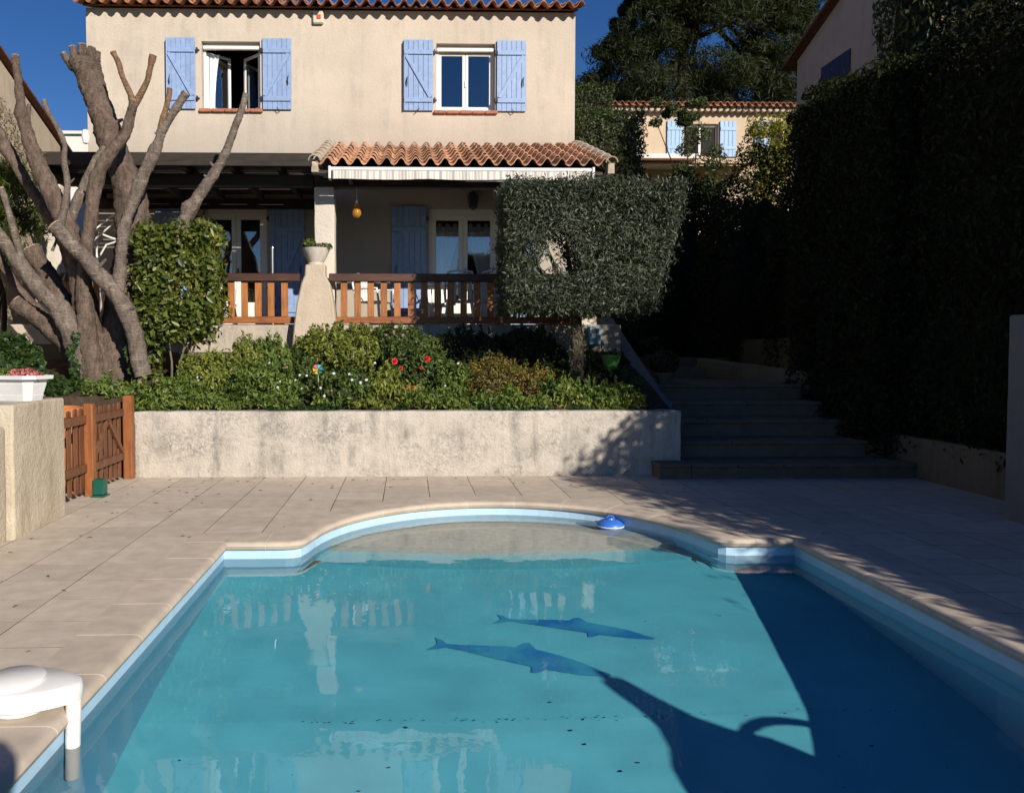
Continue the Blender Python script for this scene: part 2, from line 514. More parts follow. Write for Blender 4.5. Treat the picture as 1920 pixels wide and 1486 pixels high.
def m_water():
    m, nt, b = newmat('pool_water')
    nt.nodes.remove(b)
    g = nd(nt, 'ShaderNodeBsdfGlass', IOR=1.333, Roughness=0.0)
    g.inputs['Color'].default_value = (1.0, 1.0, 1.0, 1)
    v = coords(nt, (1.0, 1.0, 1.0))
    n1 = noise_tex(nt, v, 2.4, 2)
    n2 = noise_tex(nt, v, 14, 2)
    a = nd(nt, 'ShaderNodeMath', operation='MULTIPLY_ADD'); a.inputs[1].default_value = .10
    nt.links.new(n2, a.inputs[0]); nt.links.new(n1, a.inputs[2])
    bp = nd(nt, 'ShaderNodeBump', Strength=.10, Distance=.02)
    nt.links.new(a.outputs[0], bp.inputs['Height'])
    nt.links.new(bp.outputs[0], g.inputs['Normal'])
    nt.links.new(g.outputs[0], nt.nodes['Material Output'].inputs[0])
    return m
M['water'] = m_water()

def m_glass():
    m, nt, b = newmat('window_glass')
    nt.nodes.remove(b)
    fr = nd(nt, 'ShaderNodeFresnel', IOR=1.55)
    sc_ = nd(nt, 'ShaderNodeMath', operation='MULTIPLY_ADD'); sc_.inputs[1].default_value = 1.6; sc_.inputs[2].default_value = .12
    nt.links.new(fr.outputs[0], sc_.inputs[0])
    t = nt.nodes.new('ShaderNodeBsdfTransparent'); t.inputs[0].default_value = (.95, .97, .98, 1)
    gl = nd(nt, 'ShaderNodeBsdfGlossy', Roughness=.01)
    mx = nt.nodes.new('ShaderNodeMixShader')
    nt.links.new(sc_.outputs[0], mx.inputs[0]); nt.links.new(t.outputs[0], mx.inputs[1]); nt.links.new(gl.outputs[0], mx.inputs[2])
    nt.links.new(mx.outputs[0], nt.nodes['Material Output'].inputs[0])
    return m
M['glass'] = m_glass()

def m_amber():
    m, nt, b = newmat('amber_glass')
    b.inputs['Base Color'].default_value = (.85, .38, .04, 1)
    b.inputs['Roughness'].default_value = .08
    b.inputs['Transmission Weight'].default_value = .55
    return m
M['amber'] = m_amber()

def m_valance():
    m, nt, b = newmat('striped_awning_cloth')
    v = coords(nt)
    s = nt.nodes.new('ShaderNodeSeparateXYZ'); nt.links.new(v, s.inputs[0])
    w1 = nd(nt, 'ShaderNodeMath', operation='MULTIPLY'); w1.inputs[1].default_value = 34.
    nt.links.new(s.outputs[0], w1.inputs[0])
    sn = nd(nt, 'ShaderNodeMath', operation='SINE'); nt.links.new(w1.outputs[0], sn.inputs[0])
    w2 = nd(nt, 'ShaderNodeMath', operation='MULTIPLY'); w2.inputs[1].default_value = 95.
    nt.links.new(s.outputs[0], w2.inputs[0])
    sn2 = nd(nt, 'ShaderNodeMath', operation='SINE'); nt.links.new(w2.outputs[0], sn2.inputs[0])
    ad = nd(nt, 'ShaderNodeMath', operation='MULTIPLY_ADD'); ad.inputs[1].default_value = .6
    nt.links.new(sn2.outputs[0], ad.inputs[0]); nt.links.new(sn.outputs[0], ad.inputs[2])
    c = ramp(nt, maprange(nt, ad.outputs[0], -1.5, 1.5), [(.2, (.40, .37, .33)), (.45, (.66, .63, .58)), (.6, (.7, .68, .64)), (.85, (.52, .47, .41))])
    nt.links.new(c, b.inputs['Base Color']); b.inputs['Roughness'].default_value = .9
    return m
M['valance'] = m_valance()

def m_dolphin():
    m, nt, b = newmat('dolphin_print')
    n = noise_tex(nt, coords(nt), 4, 3)
    c = ramp(nt, n, [(.35, (.015, .25, .66)), (.65, (.05, .45, .72))])
    nt.links.new(c, b.inputs['Base Color']); b.inputs['Roughness'].default_value = .6
    return m
M['dolphin'] = m_dolphin()

# ------------------------------------------------------------------ helpers: foliage
def unit(a): return a / np.maximum(np.linalg.norm(a, axis=1, keepdims=True), 1e-9)

def leaf_mesh(name, pts, nrm, L, W, spread=.8, fold=.25, lv=.35, up=0.0):
    """one mesh of leaf blades: each blade is two triangles folded along its midrib"""
    n = len(pts)
    nn = unit(nrm + rng.normal(0, spread, (n, 3)))
    d = rng.normal(0, 1, (n, 3)); d[:, 2] += up
    d = d - nn * np.sum(d*nn, axis=1, keepdims=True)
    d = unit(d)
    s = np.cross(nn, d)
    l = L * (1 + lv*rng.uniform(-1, 1, (n, 1))); w = W * (1 + lv*rng.uniform(-1, 1, (n, 1)))
    base = pts - d*l*.5; tip = pts + d*l*.5
    mid = pts + nn*w*fold
    a = pts - s*w*.5 - d*l*.05; b = pts + s*w*.5 - d*l*.05
    v = np.stack([base, a, tip, b], axis=1).reshape(-1, 3)
    me = bpy.data.meshes.new(name)
    me.vertices.add(4*n); me.vertices.foreach_set('co', v.astype(np.float32).ravel())
    idx = (np.arange(n)*4)[:, None] + np.array([[0, 1, 2, 0, 2, 3]])
    me.loops.add(6*n); me.loops.foreach_set('vertex_index', idx.astype(np.int32).ravel())
    me.polygons.add(2*n)
    me.polygons.foreach_set('loop_start', (np.arange(2*n)*3).astype(np.int32))
    # fold: lift the side points a little
    v2 = v.reshape(n, 4, 3); v2[:, 1] += nn*w*fold; v2[:, 3] += nn*w*fold
    me.vertices.foreach_set('co', v2.astype(np.float32).ravel())
    me.update(calc_edges=True)
    return me

def wob(p, s, ph=0.0):
    return (np.sin(p[:, 0]*s*1.3+ph)*np.cos(p[:, 1]*s*1.1+ph*2) + np.sin(p[:, 2]*s*1.7+ph*.7+p[:, 0]*s*.6) + .6*np.sin(p[:, 0]*s*2.9+p[:, 2]*s*2.3+ph*3))/2.6

def ell_pts(n, c, r, inner=.55, lumps=.16, ls=6., ph=0., zcut=None, gap=0.):
    u = unit(rng.normal(0, 1, (n, 3)))
    k = rng.uniform(inner**3, 1, (n, 1))**(1/3)
    k = np.maximum(k, rng.uniform(inner, 1, (n, 1)))
    c = np.array(c); r = np.array(r)
    base = u*r
    lump = 1 + lumps*wob(base+c, ls/np.mean(r)*.5, ph)[:, None]
    p = c + base*k*lump
    nr = unit(u/r)
    keep = np.ones(n, bool)
    if zcut is not None: keep &= p[:, 2] > zcut
    if gap > 0: keep &= wob(p, ls/np.mean(r), ph+1.3) > -1+gap*2*(rng.uniform(.4, 1, n))
    return p[keep], nr[keep]

def box_pts(n, a, b, depth=.18, jit=.05, faces=('x0','x1','y0','y1','z0','z1'), ph=0., lump=.05, ls=5.):
    a = np.array(a, float); b = np.array(b, float); d = b-a
    areas = {'x0': d[1]*d[2], 'x1': d[1]*d[2], 'y0': d[0]*d[2], 'y1': d[0]*d[2], 'z0': d[0]*d[1], 'z1': d[0]*d[1]}
    tot = sum(areas[f] for f in faces)
    P = []; N = []
    for f in faces:
        m = int(n*areas[f]/tot)
        q = a + rng.uniform(0, 1, (m, 3))*d
        ax = 'xyz'.index(f[0]); lo = f[1] == '0'
        off = np.abs(rng.normal(0, depth, m))
        nr = np.zeros((m, 3)); nr[:, ax] = -1 if lo else 1
        q[:, ax] = (a[ax]+off) if lo else (b[ax]-off)
        q[:, ax] += nr[:, ax]*lump*wob(q, ls, ph)
        q += rng.normal(0, jit, (m, 3))
        P.append(q); N.append(nr)
    return np.concatenate(P), np.concatenate(N)

def leaves(name, parent, mat, pts, nrm, L, W, **kw):
    return link_mesh(name, leaf_mesh(name, pts, nrm, L, W, **kw), mat, parent)

def core_box(name, parent, mat, a, b, amp=.06, s=3., n=10):
    """the dense woody inside of a hedge, a lumpy closed block"""
    bm = bmesh.new()
    bmesh.ops.create_cube(bm, size=1)
    bmesh.ops.subdivide_edges(bm, edges=bm.edges[:], cuts=n, use_grid_fill=True)
    for v in bm.verts:
        p = Vector([a[i] + (v.co[i]+.5)*(b[i]-a[i]) for i in range(3)])
        p += Vector((noise.noise(p*s), noise.noise(p*s+Vector((9,0,0))), noise.noise(p*s+Vector((0,9,0)))))*amp
        v.co = p
    me = bpy.data.meshes.new(name); bm.to_mesh(me); bm.free()
    return link_mesh(name, me, mat, parent)

#@@STRUCTURE@@
# ------------------------------------------------------------------ ground
def ground_z(x, y):
    def ss(a, b, t):
        t = max(0., min(1., (t-a)/(b-a))); return t*t*(3-2*t)
    z = -.12
    z += 1.9*ss(10.2, 13.0, y)
    z += 3.8*ss(15.5, 27, y)
    z += 6.0*ss(40, 140, y)
    if 3.4 < x < 6.5 and 9.7 < y < 19.5: z = -.25
    if y < 13:
        z += 1.0*ss(-3.9, -5.4, x)*ss(8.6, 10.2, y)*(1-ss(10.2, 13.0, y))
    return z
gx = sorted(set([-600, -300, -150, -80, -40, -25, -15, -11, -9, -7.5, -6.6, -5.4, -4.6, -3.9, 6.6, 7.5, 9, 12, 16, 22, 30, 45, 80, 150, 300, 600] + [-3, -1.5, 0, 1.5, 3, 3.39, 3.45, 4.5, 6, 6.45]))
gy = sorted(set([-600, -300, -120, -60, -30, -15, -8, -5, -3, 0, 2, 4, 6, 8, 8.6, 9.2, 9.7, 10.2, 10.8, 11.4, 12, 12.4, 13, 14, 15.5, 18, 19.4, 19.6, 21, 24, 27, 33, 40, 60, 90, 140, 200, 350, 700]))
g = MB()
vid = {}
for j, y in enumerate(gy):
    for i, x in enumerate(gx):
        vid[i, j] = len(g.v); g.v.append((x, y, ground_z(x, y)))
for j in range(len(gy)-1):
    for i in range(len(gx)-1):
        if gx[i] >= -3.9 and gx[i+1] <= 6.6 and gy[j] >= -3 and gy[j+1] <= 9.7: continue
        g.f.append((vid[i, j], vid[i+1, j], vid[i+1, j+1], vid[i, j+1]))
tag(g.build('ground', M['ground'], smooth=60), kind='structure')

# ------------------------------------------------------------------ swimming pool
PXL, PXR, PYN, PYS = -1.5, 3.22, .7, 6.3
ACX, ACY, AR = .86, 6.22, 1.72
CW = .32
WZ = -.13
def inner_outline():
    """pool edge, counter-clockwise seen from above, starting near right"""
    pts = [(PXR, PYN), (PXR, PYS)]
    pts += [(2.72, PYS), (2.65, 6.315), (2.60, 6.36), (2.58, 6.42)]
    a0 = math.asin((6.5-ACY)/AR)
    n = 30
    for i in range(n+1):
        a = a0 + (PI-2*a0)*i/n
        pts.append((ACX+AR*math.cos(a), ACY+AR*math.sin(a)))
    pts += [(-.86, 6.42), (-.88, 6.36), (-.93, 6.315), (-1.0, PYS)]
    pts += [(PXL, PYS), (PXL, PYN)]
    return pts
OUT = inner_outline()
pool = empty('swimming_pool', (ACX, 3.5, 0), 'rectangular swimming pool with a rounded far end, pale blue liner and stone coping', 'swimming pool')
# walls: a pale band above the water line and the liner below it
def pool_floor_z(y):
    if y > 4.25: return WZ-.5-.19*(6-y)
    return max(WZ-.5-.19*1.75-.34*(4.25-y), -2.0)
n = len(OUT)
band = MB(); lin = MB()
for i in range(n):
    (x0, y0), (x1, y1) = OUT[i], OUT[(i+1) % n]
    band.add([(x0,y0,-.01),(x1,y1,-.01),(x1,y1,WZ-.05),(x0,y0,WZ-.05)], [(0,1,2,3)])
    lin.add([(x0,y0,WZ-.05),(x1,y1,WZ-.05),(x1,y1,-2.1),(x0,y0,-2.1)], [(0,1,2,3)])
wb = band.build('liner_band', M['liner_top'], pool)
wl = lin.build('liner_wall', M['liner'], pool)
fl = MB()
ys = [PYN, 1.5, 2.5, 3.2, 3.8, 4.1, 4.25, 4.4, 5, 5.6, 6.2, 6.7]
for a, b in zip(ys[:-1], ys[1:]):
    fl.add([(PXL,a,pool_floor_z(a)),(PXR,a,pool_floor_z(a)),(PXR,b,pool_floor_z(b)),(PXL,b,pool_floor_z(b))], [(0,1,2,3)])
pf = fl.build('pool_floor', M['liner_floor'], pool, smooth=50)
# broad entry steps in the rounded end: front edges bow towards the bather
def pool_step(yf, bow, z, name, mat):
    hw = AR+.02
    mb = MB()
    N = 24
    fr = []; bk = []
    for i in range(N+1):
        x = ACX-hw+2*hw*i/N
        t = (x-ACX)/hw
        fr.append((x, yf - bow*(1-t*t)))
        bk.append((x, ACY+math.sqrt(max(0, hw*hw-(x-ACX)**2))+.02))
    for i in range(N):
        a, b, c, d = fr[i], fr[i+1], bk[i+1], bk[i]
        mb.add([(*a, z), (*b, z), (*c, z), (*d, z), (*a, z-.45), (*b, z-.45)], [(0,1,2,3), (4,5,1,0)])
    return mb.build(name, mat, pool)
s1 = pool_step(6.95, .22, WZ-.15, 'pool_step', M['step_liner'])
s2 = pool_step(6.62, .24, WZ-.34, 'pool_step', M['liner_floor'])
for o in (wb, wl, pf, s1, s2): o.cycles.is_caustics_receiver = True
# dolphin prints on the floor
def dolphin(tail, nose, width, name='dolphin_print', flip=1):
    out = [(.0,.16),(.05,.12),(.085,.045),(.16,.05),(.28,.10),(.40,.15),(.47,.17),(.50,.27),(.53,.30),(.58,.19),(.68,.17),(.78,.15),(.86,.125),(.91,.09),(.94,.06),(1.0,.045),(1.01,.015),(.99,-.02),(.92,-.06),(.86,-.095),(.76,-.12),(.68,-.135),(.63,-.24),(.605,-.25),(.595,-.14),(.48,-.13),(.34,-.10),(.20,-.055),(.10,-.03),(.05,-.09),(.0,-.13),(.03,-.02),(.035,.03)]
    t = Vector(tail); d = Vector(nose)-t; L = d.length; d.normalize(); s = Vector((-d.y, d.x))*flip
    mb = MB()
    vs = []
    for u, w in out:
        q = t + d*(u*L) + s*(w*width - .10*L*math.sin(u*PI)*-.4)
        vs.append((q.x, q.y, pool_floor_z(q.y)+.012))
    c = len(vs)
    mb.v = vs
    mb.f = [tuple(range(c))] if flip < 0 else [tuple(reversed(range(c)))]
    me = mb.mesh(name)
    bm = bmesh.new(); bm.from_mesh(me); bmesh.ops.triangulate(bm, faces=bm.faces[:]); bmesh.ops.recalc_face_normals(bm, faces=bm.faces[:]); bm.to_mesh(me); bm.free()
    o = link_mesh(name, me, M['dolphin'], pool)
    o.cycles.is_caustics_receiver = True
    return o
dolphin((.15, 5.08), (1.24, 4.66), .64)
dolphin((.62, 5.43), (1.66, 5.10), .50)
# coping stones: a swept slab with a rounded nose over the water
def coping_stone(inn, out, dz=0., mat=None, name='coping_stone'):
    prof = [(-.035, -.035), (-.042, -.018), (-.035, -.002), (-.015, .010), (.01, .013), (1, .013), (1, -.03), (-.0, -.055), (-.025, -.05)]
    mb = MB(); n = len(inn); k = len(prof)
    for (ix, iy), (ox, oy) in zip(inn, out):
        d = Vector((ox-ix, oy-iy)); l = d.length or 1; d /= l
        for u, z in prof:
            q = Vector((ix, iy)) + d*(u*l if u == 1 else u)
            mb.v.append((q.x-d.x*dz, q.y-d.y*dz, z+dz))
    for i in range(n-1):
        for j in range(k):
            m_ = (j+1) % k
            mb.f.append((i*k+j, i*k+m_, (i+1)*k+m_, (i+1)*k+j))
    mb.f.append(tuple(reversed(range(k)))); mb.f.append(tuple((n-1)*k+j for j in range(k)))
    me = mb.mesh(name)
    bm = bmesh.new(); bm.from_mesh(me); bmesh.ops.recalc_face_normals(bm, faces=bm.faces[:]); bm.to_mesh(me); bm.free()
    for p in me.polygons: p.use_smooth = True
    me.set_sharp_from_angle(angle=R(40))
    return link_mesh(name, me, mat or M['coping'], pool)
G = .0035
def grout(inn, out): coping_stone(inn, out, -.0015, M['white_grout'], 'grout_joint')
y = PYN
ycuts = [.7, 1.2, 1.7, 2.2, 2.7, 3.2, 3.72, 4.24, 4.76, 5.28, 5.8, 6.3]
for a, b in zip(ycuts[:-1], ycuts[1:]):
    coping_stone([(PXL, a+G), (PXL, b-G)], [(PXL-CW, a+G), (PXL-CW, b-G)])
    coping_stone([(PXR, a+G), (PXR, b-G)], [(PXR+CW, a+G), (PXR+CW, b-G)])
    for X, s in ((PXL, -1), (PXR, 1)): grout([(X, b-G-.002), (X, b+G+.002)], [(X+s*CW, b-G-.002), (X+s*CW, b+G+.002)])
for a, b in zip([PXL, -.7, .1, .9, 1.7, 2.5], [-.7, .1, .9, 1.7, 2.5, PXR]):
    coping_stone([(a+G, PYN), (b-G, PYN)], [(a+G, PYN-CW), (b-G, PYN-CW)])
# mitred corner stones
for sx, X in ((-1, PXL), (1, PXR)):
    e = .012
    coping_stone([(X, PYS+G), (X, PYS+e), (X-sx*.004, PYS+e), (X-sx*e, PYS)],
                 [(X+sx*CW, PYS+G), (X+sx*CW, PYS+CW*.75), (X+sx*CW*.75, PYS+CW), (X-sx*e, PYS+CW)])
    # shoulder stones and the rounded corner stone that turns into the arc
    x_out = -1.16 if sx < 0 else 2.88
    coping_stone([(X-sx*(e+2*G), PYS), (x_out, PYS)], [(X-sx*(e+2*G), PYS+CW), (x_out, PYS+CW)])
    inn = [(-1.152, PYS), (-1.0, PYS), (-.93, 6.315), (-.88, 6.36), (-.86, 6.42), (ACX-math.sqrt(AR*AR-(6.56-ACY)**2), 6.56), (ACX-math.sqrt(AR*AR-(6.72-ACY)**2), 6.72)]
    ot = [(-1.152, PYS+CW), (-1.15, PYS+CW+.002), (-1.148, PYS+CW+.006), (-1.146, PYS+CW+.01), (-1.144, PYS+CW+.014), (-1.14, PYS+CW+.02), (ACX+(ACX-math.sqrt(AR*AR-(6.72-ACY)**2)-ACX)*(AR+CW)/AR, ACY+.5*(AR+CW)/AR)]
    if sx > 0:
        inn = [(2*ACX-a, b) for a, b in inn]; ot = [(2*ACX-a, b) for a, b in ot]
    coping_stone(inn, ot)
    xg = x_out
    grout([(xg-.006, PYS), (xg+.006, PYS)], [(xg-.006, PYS+CW), (xg+.006, PYS+CW)])
a0 = math.asin(.5/AR)
NA = 9
for i in range(NA):
    b0 = a0+(PI-2*a0)*i/NA + .0025; b1 = a0+(PI-2*a0)*(i+1)/NA - .0025
    gg = [b1-.002, b1+.007]
    grout([(ACX+AR*math.cos(a), ACY+AR*math.sin(a)) for a in gg], [(ACX+(AR+CW)*math.cos(a), ACY+(AR+CW)*math.sin(a)) for a in gg])
    aa = [b0+(b1-b0)*k/4 for k in range(5)]
    coping_stone([(ACX+AR*math.cos(a), ACY+AR*math.sin(a)) for a in aa], [(ACX+(AR+CW)*math.cos(a), ACY+(AR+CW)*math.sin(a)) for a in aa])
# water surface: a fine sheet with very low ripples
wm = MB(); wm.v = [(x, y, WZ) for x, y in OUT]; wm.f = [tuple(range(len(OUT)))]
wmesh = wm.mesh('pool_water')
bm = bmesh.new(); bm.from_mesh(wmesh)
st_ = .075
for ax, lo, hi in ((0, PXL, PXR), (1, PYN, ACY+AR)):
    k = int((hi-lo)/st_)
    for i in range(1, k+1):
        co = [0, 0, 0]; co[ax] = lo+(hi-lo)*i/(k+1); no = [0, 0, 0]; no[ax] = 1
        bmesh.ops.bisect_plane(bm, geom=bm.verts[:]+bm.edges[:]+bm.faces[:], plane_co=co, plane_no=no)
bmesh.ops.triangulate(bm, faces=[f for f in bm.faces if len(f.verts) > 4])
bmesh.ops.recalc_face_normals(bm, faces=bm.faces[:])
if bm.faces[0].normal.z < 0: bmesh.ops.reverse_faces(bm, faces=bm.faces[:])
for v in bm.verts:
    p = Vector((v.co.x*2.6+.7*v.co.y, v.co.y*3.4, 0))
    v.co.z = WZ + .0011*noise.noise(p) + .0003*noise.noise(p*2.3+Vector((5, 2, 0)))
bm.to_mesh(wmesh); bm.free()
for p in wmesh.polygons: p.use_smooth = True
water = tag(link_mesh('pool_water', wmesh, M['water']), kind='structure')
water.cycles.is_caustics_caster = True
# leaf litter on the floor, thickest along the crease
db = MB()
for i in range(135):
    if i < 100: x = rnd.uniform(-.6, 2.9); y = 4.25+rnd.gauss(0, .012)
    else: x = rnd.uniform(-1.2, 2.9); y = rnd.uniform(3.3, 5.6) if rnd.random() < .45 else rnd.uniform(3.3, 4.2)
    s = rnd.uniform(.0015, .0048) if i < 100 else rnd.uniform(.002, .0085)
    a = rnd.uniform(0, PI)
    q = [(x+s*1.8*math.cos(a+k), y+s*math.sin(a+k)) for k in (0, 1.7, 3.1, 4.6)]
    db.add([(px, py, pool_floor_z(py)+.014) for px, py in q], [(0,1,2,3)])
lit = tag(db.build('leaf_litter', M['dark_bark']), 'dark leaf crumbs lying on the pool floor', 'leaf litter', kind='stuff')
lit.cycles.is_caustics_receiver = True

# ------------------------------------------------------------------ paved deck
def outer_y(x):
    if x <= -1.16 or x >= 2.88: return PYS+CW
    t = abs(x-ACX)
    return max(PYS+CW, ACY+math.sqrt(max(0, (AR+CW)**2-t*t)))
DX0, DX1, DY0, DY1 = -3.9, 6.6, -3.0, 9.7
deck = MB()
zd = -.0005
deck.add([(DX0,DY0,zd),(PXL-CW,DY0,zd),(PXL-CW,DY1,zd),(DX0,DY1,zd)], [(0,1,2,3)])
deck.add([(PXR+CW,DY0,zd),(DX1,DY0,zd),(DX1,DY1,zd),(PXR+CW,DY1,zd)], [(0,1,2,3)])
deck.add([(PXL-CW,DY0,zd),(PXR+CW,DY0,zd),(PXR+CW,PYN-.02,zd),(PXL-CW,PYN-.02,zd)], [(0,1,2,3)])
N = 60
for i in range(N):
    xa = PXL-CW+(PXR-PXL+2*CW)*i/N; xb = PXL-CW+(PXR-PXL+2*CW)*(i+1)/N
    deck.add([(xa,outer_y(xa)-.1,zd),(xb,outer_y(xb)-.1,zd),(xb,DY1,zd),(xa,DY1,zd)], [(0,1,2,3)])
decko = tag(deck.build('pool_deck', M['mortar']), kind='structure')
def slab(poly):
    area = abs(sum(poly[i][0]*poly[(i+1) % len(poly)][1]-poly[(i+1) % len(poly)][0]*poly[i][1] for i in range(len(poly))))/2
    if area < .004: return
    dz = rnd.uniform(0, .0006)
    MB().prism(poly, -.03, dz, .0).build('slab', M['slab'], decko)
xl = [-.26+.5*k for k in range(-8, 15)]
yl = [.1+.4*k for k in range(2, 25)]
for xa, xb in zip(xl[:-1], xl[1:]):
    for ya, yb in zip(yl[:-1], yl[1:]):
        if xb < -3.9 or xa > 6.3 or yb < 2.2: continue
        if xa > 3.4 and yb < 3.0: continue
        g2 = .0028+rnd.random()*.0026
        a, b, c, d = max(xa, -3.88)+g2, min(xb, 6.58)-g2, ya+g2, min(yb, 9.62)-g2
        if d-c < .04: continue
        g3 = .006
        if b <= PXL-CW-g3 or a >= PXR+CW+g3 or c > ACY+AR+CW+.01:
            slab([(a,c),(b,c),(b,d),(a,d)]); continue
        # cut round the pool coping
        if a < PXL-CW and b > PXL-CW and d < PYS+CW:
            slab([(a,c),(PXL-CW-g3,c),(PXL-CW-g3,d),(a,d)]); continue
        if a < PXR+CW and b > PXR+CW and d < PYS+CW:
            slab([(PXR+CW+g3,c),(b,c),(b,d),(PXR+CW+g3,d)]); continue
        xs = [a+(b-a)*k/10 for k in range(11)]
        low = []
        for x in xs:
            f = c if (x < PXL-CW or x > PXR+CW) else max(c, outer_y(x)+g3)
            low.append((x, f))
        if all(f >= d for _, f in low): continue
        up_pts = [(x, d) for x, f in low if f < d]
        lo_pts = [(x, f) for x, f in low if f < d]
        if len(lo_pts) < 2: continue
        if all(abs(f-c) < 1e-6 for _, f in lo_pts): slab([(lo_pts[0][0],c),(lo_pts[-1][0],c),(lo_pts[-1][0],d),(lo_pts[0][0],d)])
        else: slab(lo_pts + [up_pts[-1], up_pts[0]])

# ------------------------------------------------------------------ walls, steps, planting bed
def rough_block(name, mat, x0, x1, y0, y1, z0, z1, parent=None, amp=.008, cut=.22, rad=.03, s=4.):
    """hand-rendered masonry block: rounded arrises and a slightly uneven face"""
    bm = bmesh.new()
    bmesh.ops.create_cube(bm, size=1)
    for v in bm.verts:
        v.co = Vector((x0+(v.co.x+.5)*(x1-x0), y0+(v.co.y+.5)*(y1-y0), z0+(v.co.z+.5)*(z1-z0)))
    bmesh.ops.bevel(bm, geom=bm.edges[:], offset=rad, segments=3, affect='EDGES', profile=.6)
    for ax, lo, hi in ((0, x0, x1), (1, y0, y1), (2, z0, z1)):
        k = int((hi-lo)/cut)
        for i in range(1, k+1):
            co = [0, 0, 0]; co[ax] = lo+(hi-lo)*i/(k+1); no = [0, 0, 0]; no[ax] = 1
            bmesh.ops.bisect_plane(bm, geom=bm.verts[:]+bm.edges[:]+bm.faces[:], plane_co=co, plane_no=no)
    for v in bm.verts:
        p = v.co.copy()
        v.co = p + Vector((noise.noise(p*s), noise.noise(p*s+Vector((7,1,3))), noise.noise(p*s+Vector((2,8,5)))))*amp
    me = bpy.data.meshes.new(name); bm.to_mesh(me); bm.free()
    for p in me.polygons: p.use_smooth = True
    return link_mesh(name, me, mat, parent)
o = rough_block('retaining_wall', M['garden_wall'], -3.38, 3.44, 9.6, 9.82, -.05, .815, amp=.009)
tag(o, 'long low rendered retaining wall holding the flower bed above the pool deck', 'wall')
o = rough_block('retaining_wall', M['garden_wall'], 3.24, 3.44, 9.825, 10.9, -.05, .80, amp=.008)
tag(o, 'short return of the retaining wall along the steps', 'wall')
o = rough_block('side_wall', M['block_wall'], -5.2, -3.26, 6.45, 7.42, -.06, 1.125, amp=.01, rad=.025)
tag(o, 'stained yellowish rendered wall block carrying the white planter beside the gate', 'wall')
o = rough_block('side_wall', M['block_wall'], -5.2, -3.30, 2.5, 6.43, -.06, .95, amp=.012, rad=.05)
tag(o, 'paler lower stretch of rendered wall at the left picture edge', 'wall')
o = rough_block('boundary_wall', M['grey_wall'], 5.57, 5.8, -3, 7.05, -.05, 1.9, amp=.006)
tag(o, 'tall pale grey boundary wall in shade at the right picture edge', 'wall')
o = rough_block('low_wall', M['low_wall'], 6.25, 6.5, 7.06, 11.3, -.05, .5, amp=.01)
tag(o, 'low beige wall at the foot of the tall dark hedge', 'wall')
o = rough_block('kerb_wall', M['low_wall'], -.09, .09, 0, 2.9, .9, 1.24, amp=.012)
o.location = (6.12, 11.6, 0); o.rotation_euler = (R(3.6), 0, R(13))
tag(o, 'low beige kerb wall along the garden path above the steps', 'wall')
# stair flank: sloping parapet beside the steps
o = MB().add([(3.46,10.6,-.05),(3.66,10.6,-.05),(3.66,14.6,-.05),(3.46,14.6,-.05),(3.46,10.6,.84),(3.66,10.6,.84),(3.66,14.6,2.5),(3.46,14.6,2.5),(3.46,11.0,.95),(3.66,11.0,.95),(3.46,11.0,-.05),(3.66,11.0,-.05)],
    [(0,1,5,4),(4,5,9,8),(8,9,6,7),(3,7,6,2),(1,11,9,5),(11,2,6,9),(0,4,8,10),(10,8,7,3)]).build('parapet_wall', M['grey_wall'])
tag(o, 'sloping grey parapet wall climbing beside the garden steps', 'wall')
# steps
steps = empty('garden_steps', (4.8, 9.3, 0), kind='structure')
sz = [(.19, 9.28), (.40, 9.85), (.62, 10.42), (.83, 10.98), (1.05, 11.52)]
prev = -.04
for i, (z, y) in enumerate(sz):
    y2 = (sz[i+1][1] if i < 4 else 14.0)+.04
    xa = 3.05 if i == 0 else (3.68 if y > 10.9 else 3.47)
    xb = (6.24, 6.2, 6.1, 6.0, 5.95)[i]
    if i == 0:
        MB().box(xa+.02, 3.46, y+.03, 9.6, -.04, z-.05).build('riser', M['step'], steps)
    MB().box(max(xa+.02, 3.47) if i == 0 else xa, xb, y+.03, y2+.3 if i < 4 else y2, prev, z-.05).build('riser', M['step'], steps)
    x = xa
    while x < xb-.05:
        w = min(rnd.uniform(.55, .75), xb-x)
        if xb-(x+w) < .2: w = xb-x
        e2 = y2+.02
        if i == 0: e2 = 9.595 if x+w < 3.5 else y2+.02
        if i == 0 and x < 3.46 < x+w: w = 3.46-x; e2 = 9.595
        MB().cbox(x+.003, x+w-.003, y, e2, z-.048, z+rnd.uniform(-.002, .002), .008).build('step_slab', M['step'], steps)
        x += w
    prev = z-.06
path = MB()
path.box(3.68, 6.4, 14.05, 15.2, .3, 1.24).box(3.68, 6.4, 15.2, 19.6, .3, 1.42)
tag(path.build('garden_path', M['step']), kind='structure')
# soil of the bed
def soil_z(x, y):
    t = max(0, min(1, (y-9.82)/2.5))
    return .76 + .70*t + .03*math.sin(x*3.1+y*2)
sm = MB(); nx, ny = 44, 10
for j in range(ny+1):
    for i in range(nx+1):
        x = -3.4+6.84*i/nx; y = 9.8+2.58*j/ny
        sm.v.append((x, y, soil_z(x, y)))
for j in range(ny):
    for i in range(nx):
        a = j*(nx+1)+i; sm.f.append((a, a+1, a+nx+2, a+nx+1))
tag(sm.build('flower_bed_soil', M['soil'], smooth=60), kind='structure')
sm = MB(); nx, ny = 16, 10
for j in range(ny+1):
    for i in range(nx+1):
        x = -7.2+3.8*i/nx; y = 9.7+2.68*j/ny
        sm.v.append((x, y, 1.0+.5*(y-9.7)/2.68+.04*math.sin(x*4+y*3)))
for j in range(ny):
    for i in range(nx):
        a = j*(nx+1)+i; sm.f.append((a, a+1, a+nx+2, a+nx+1))
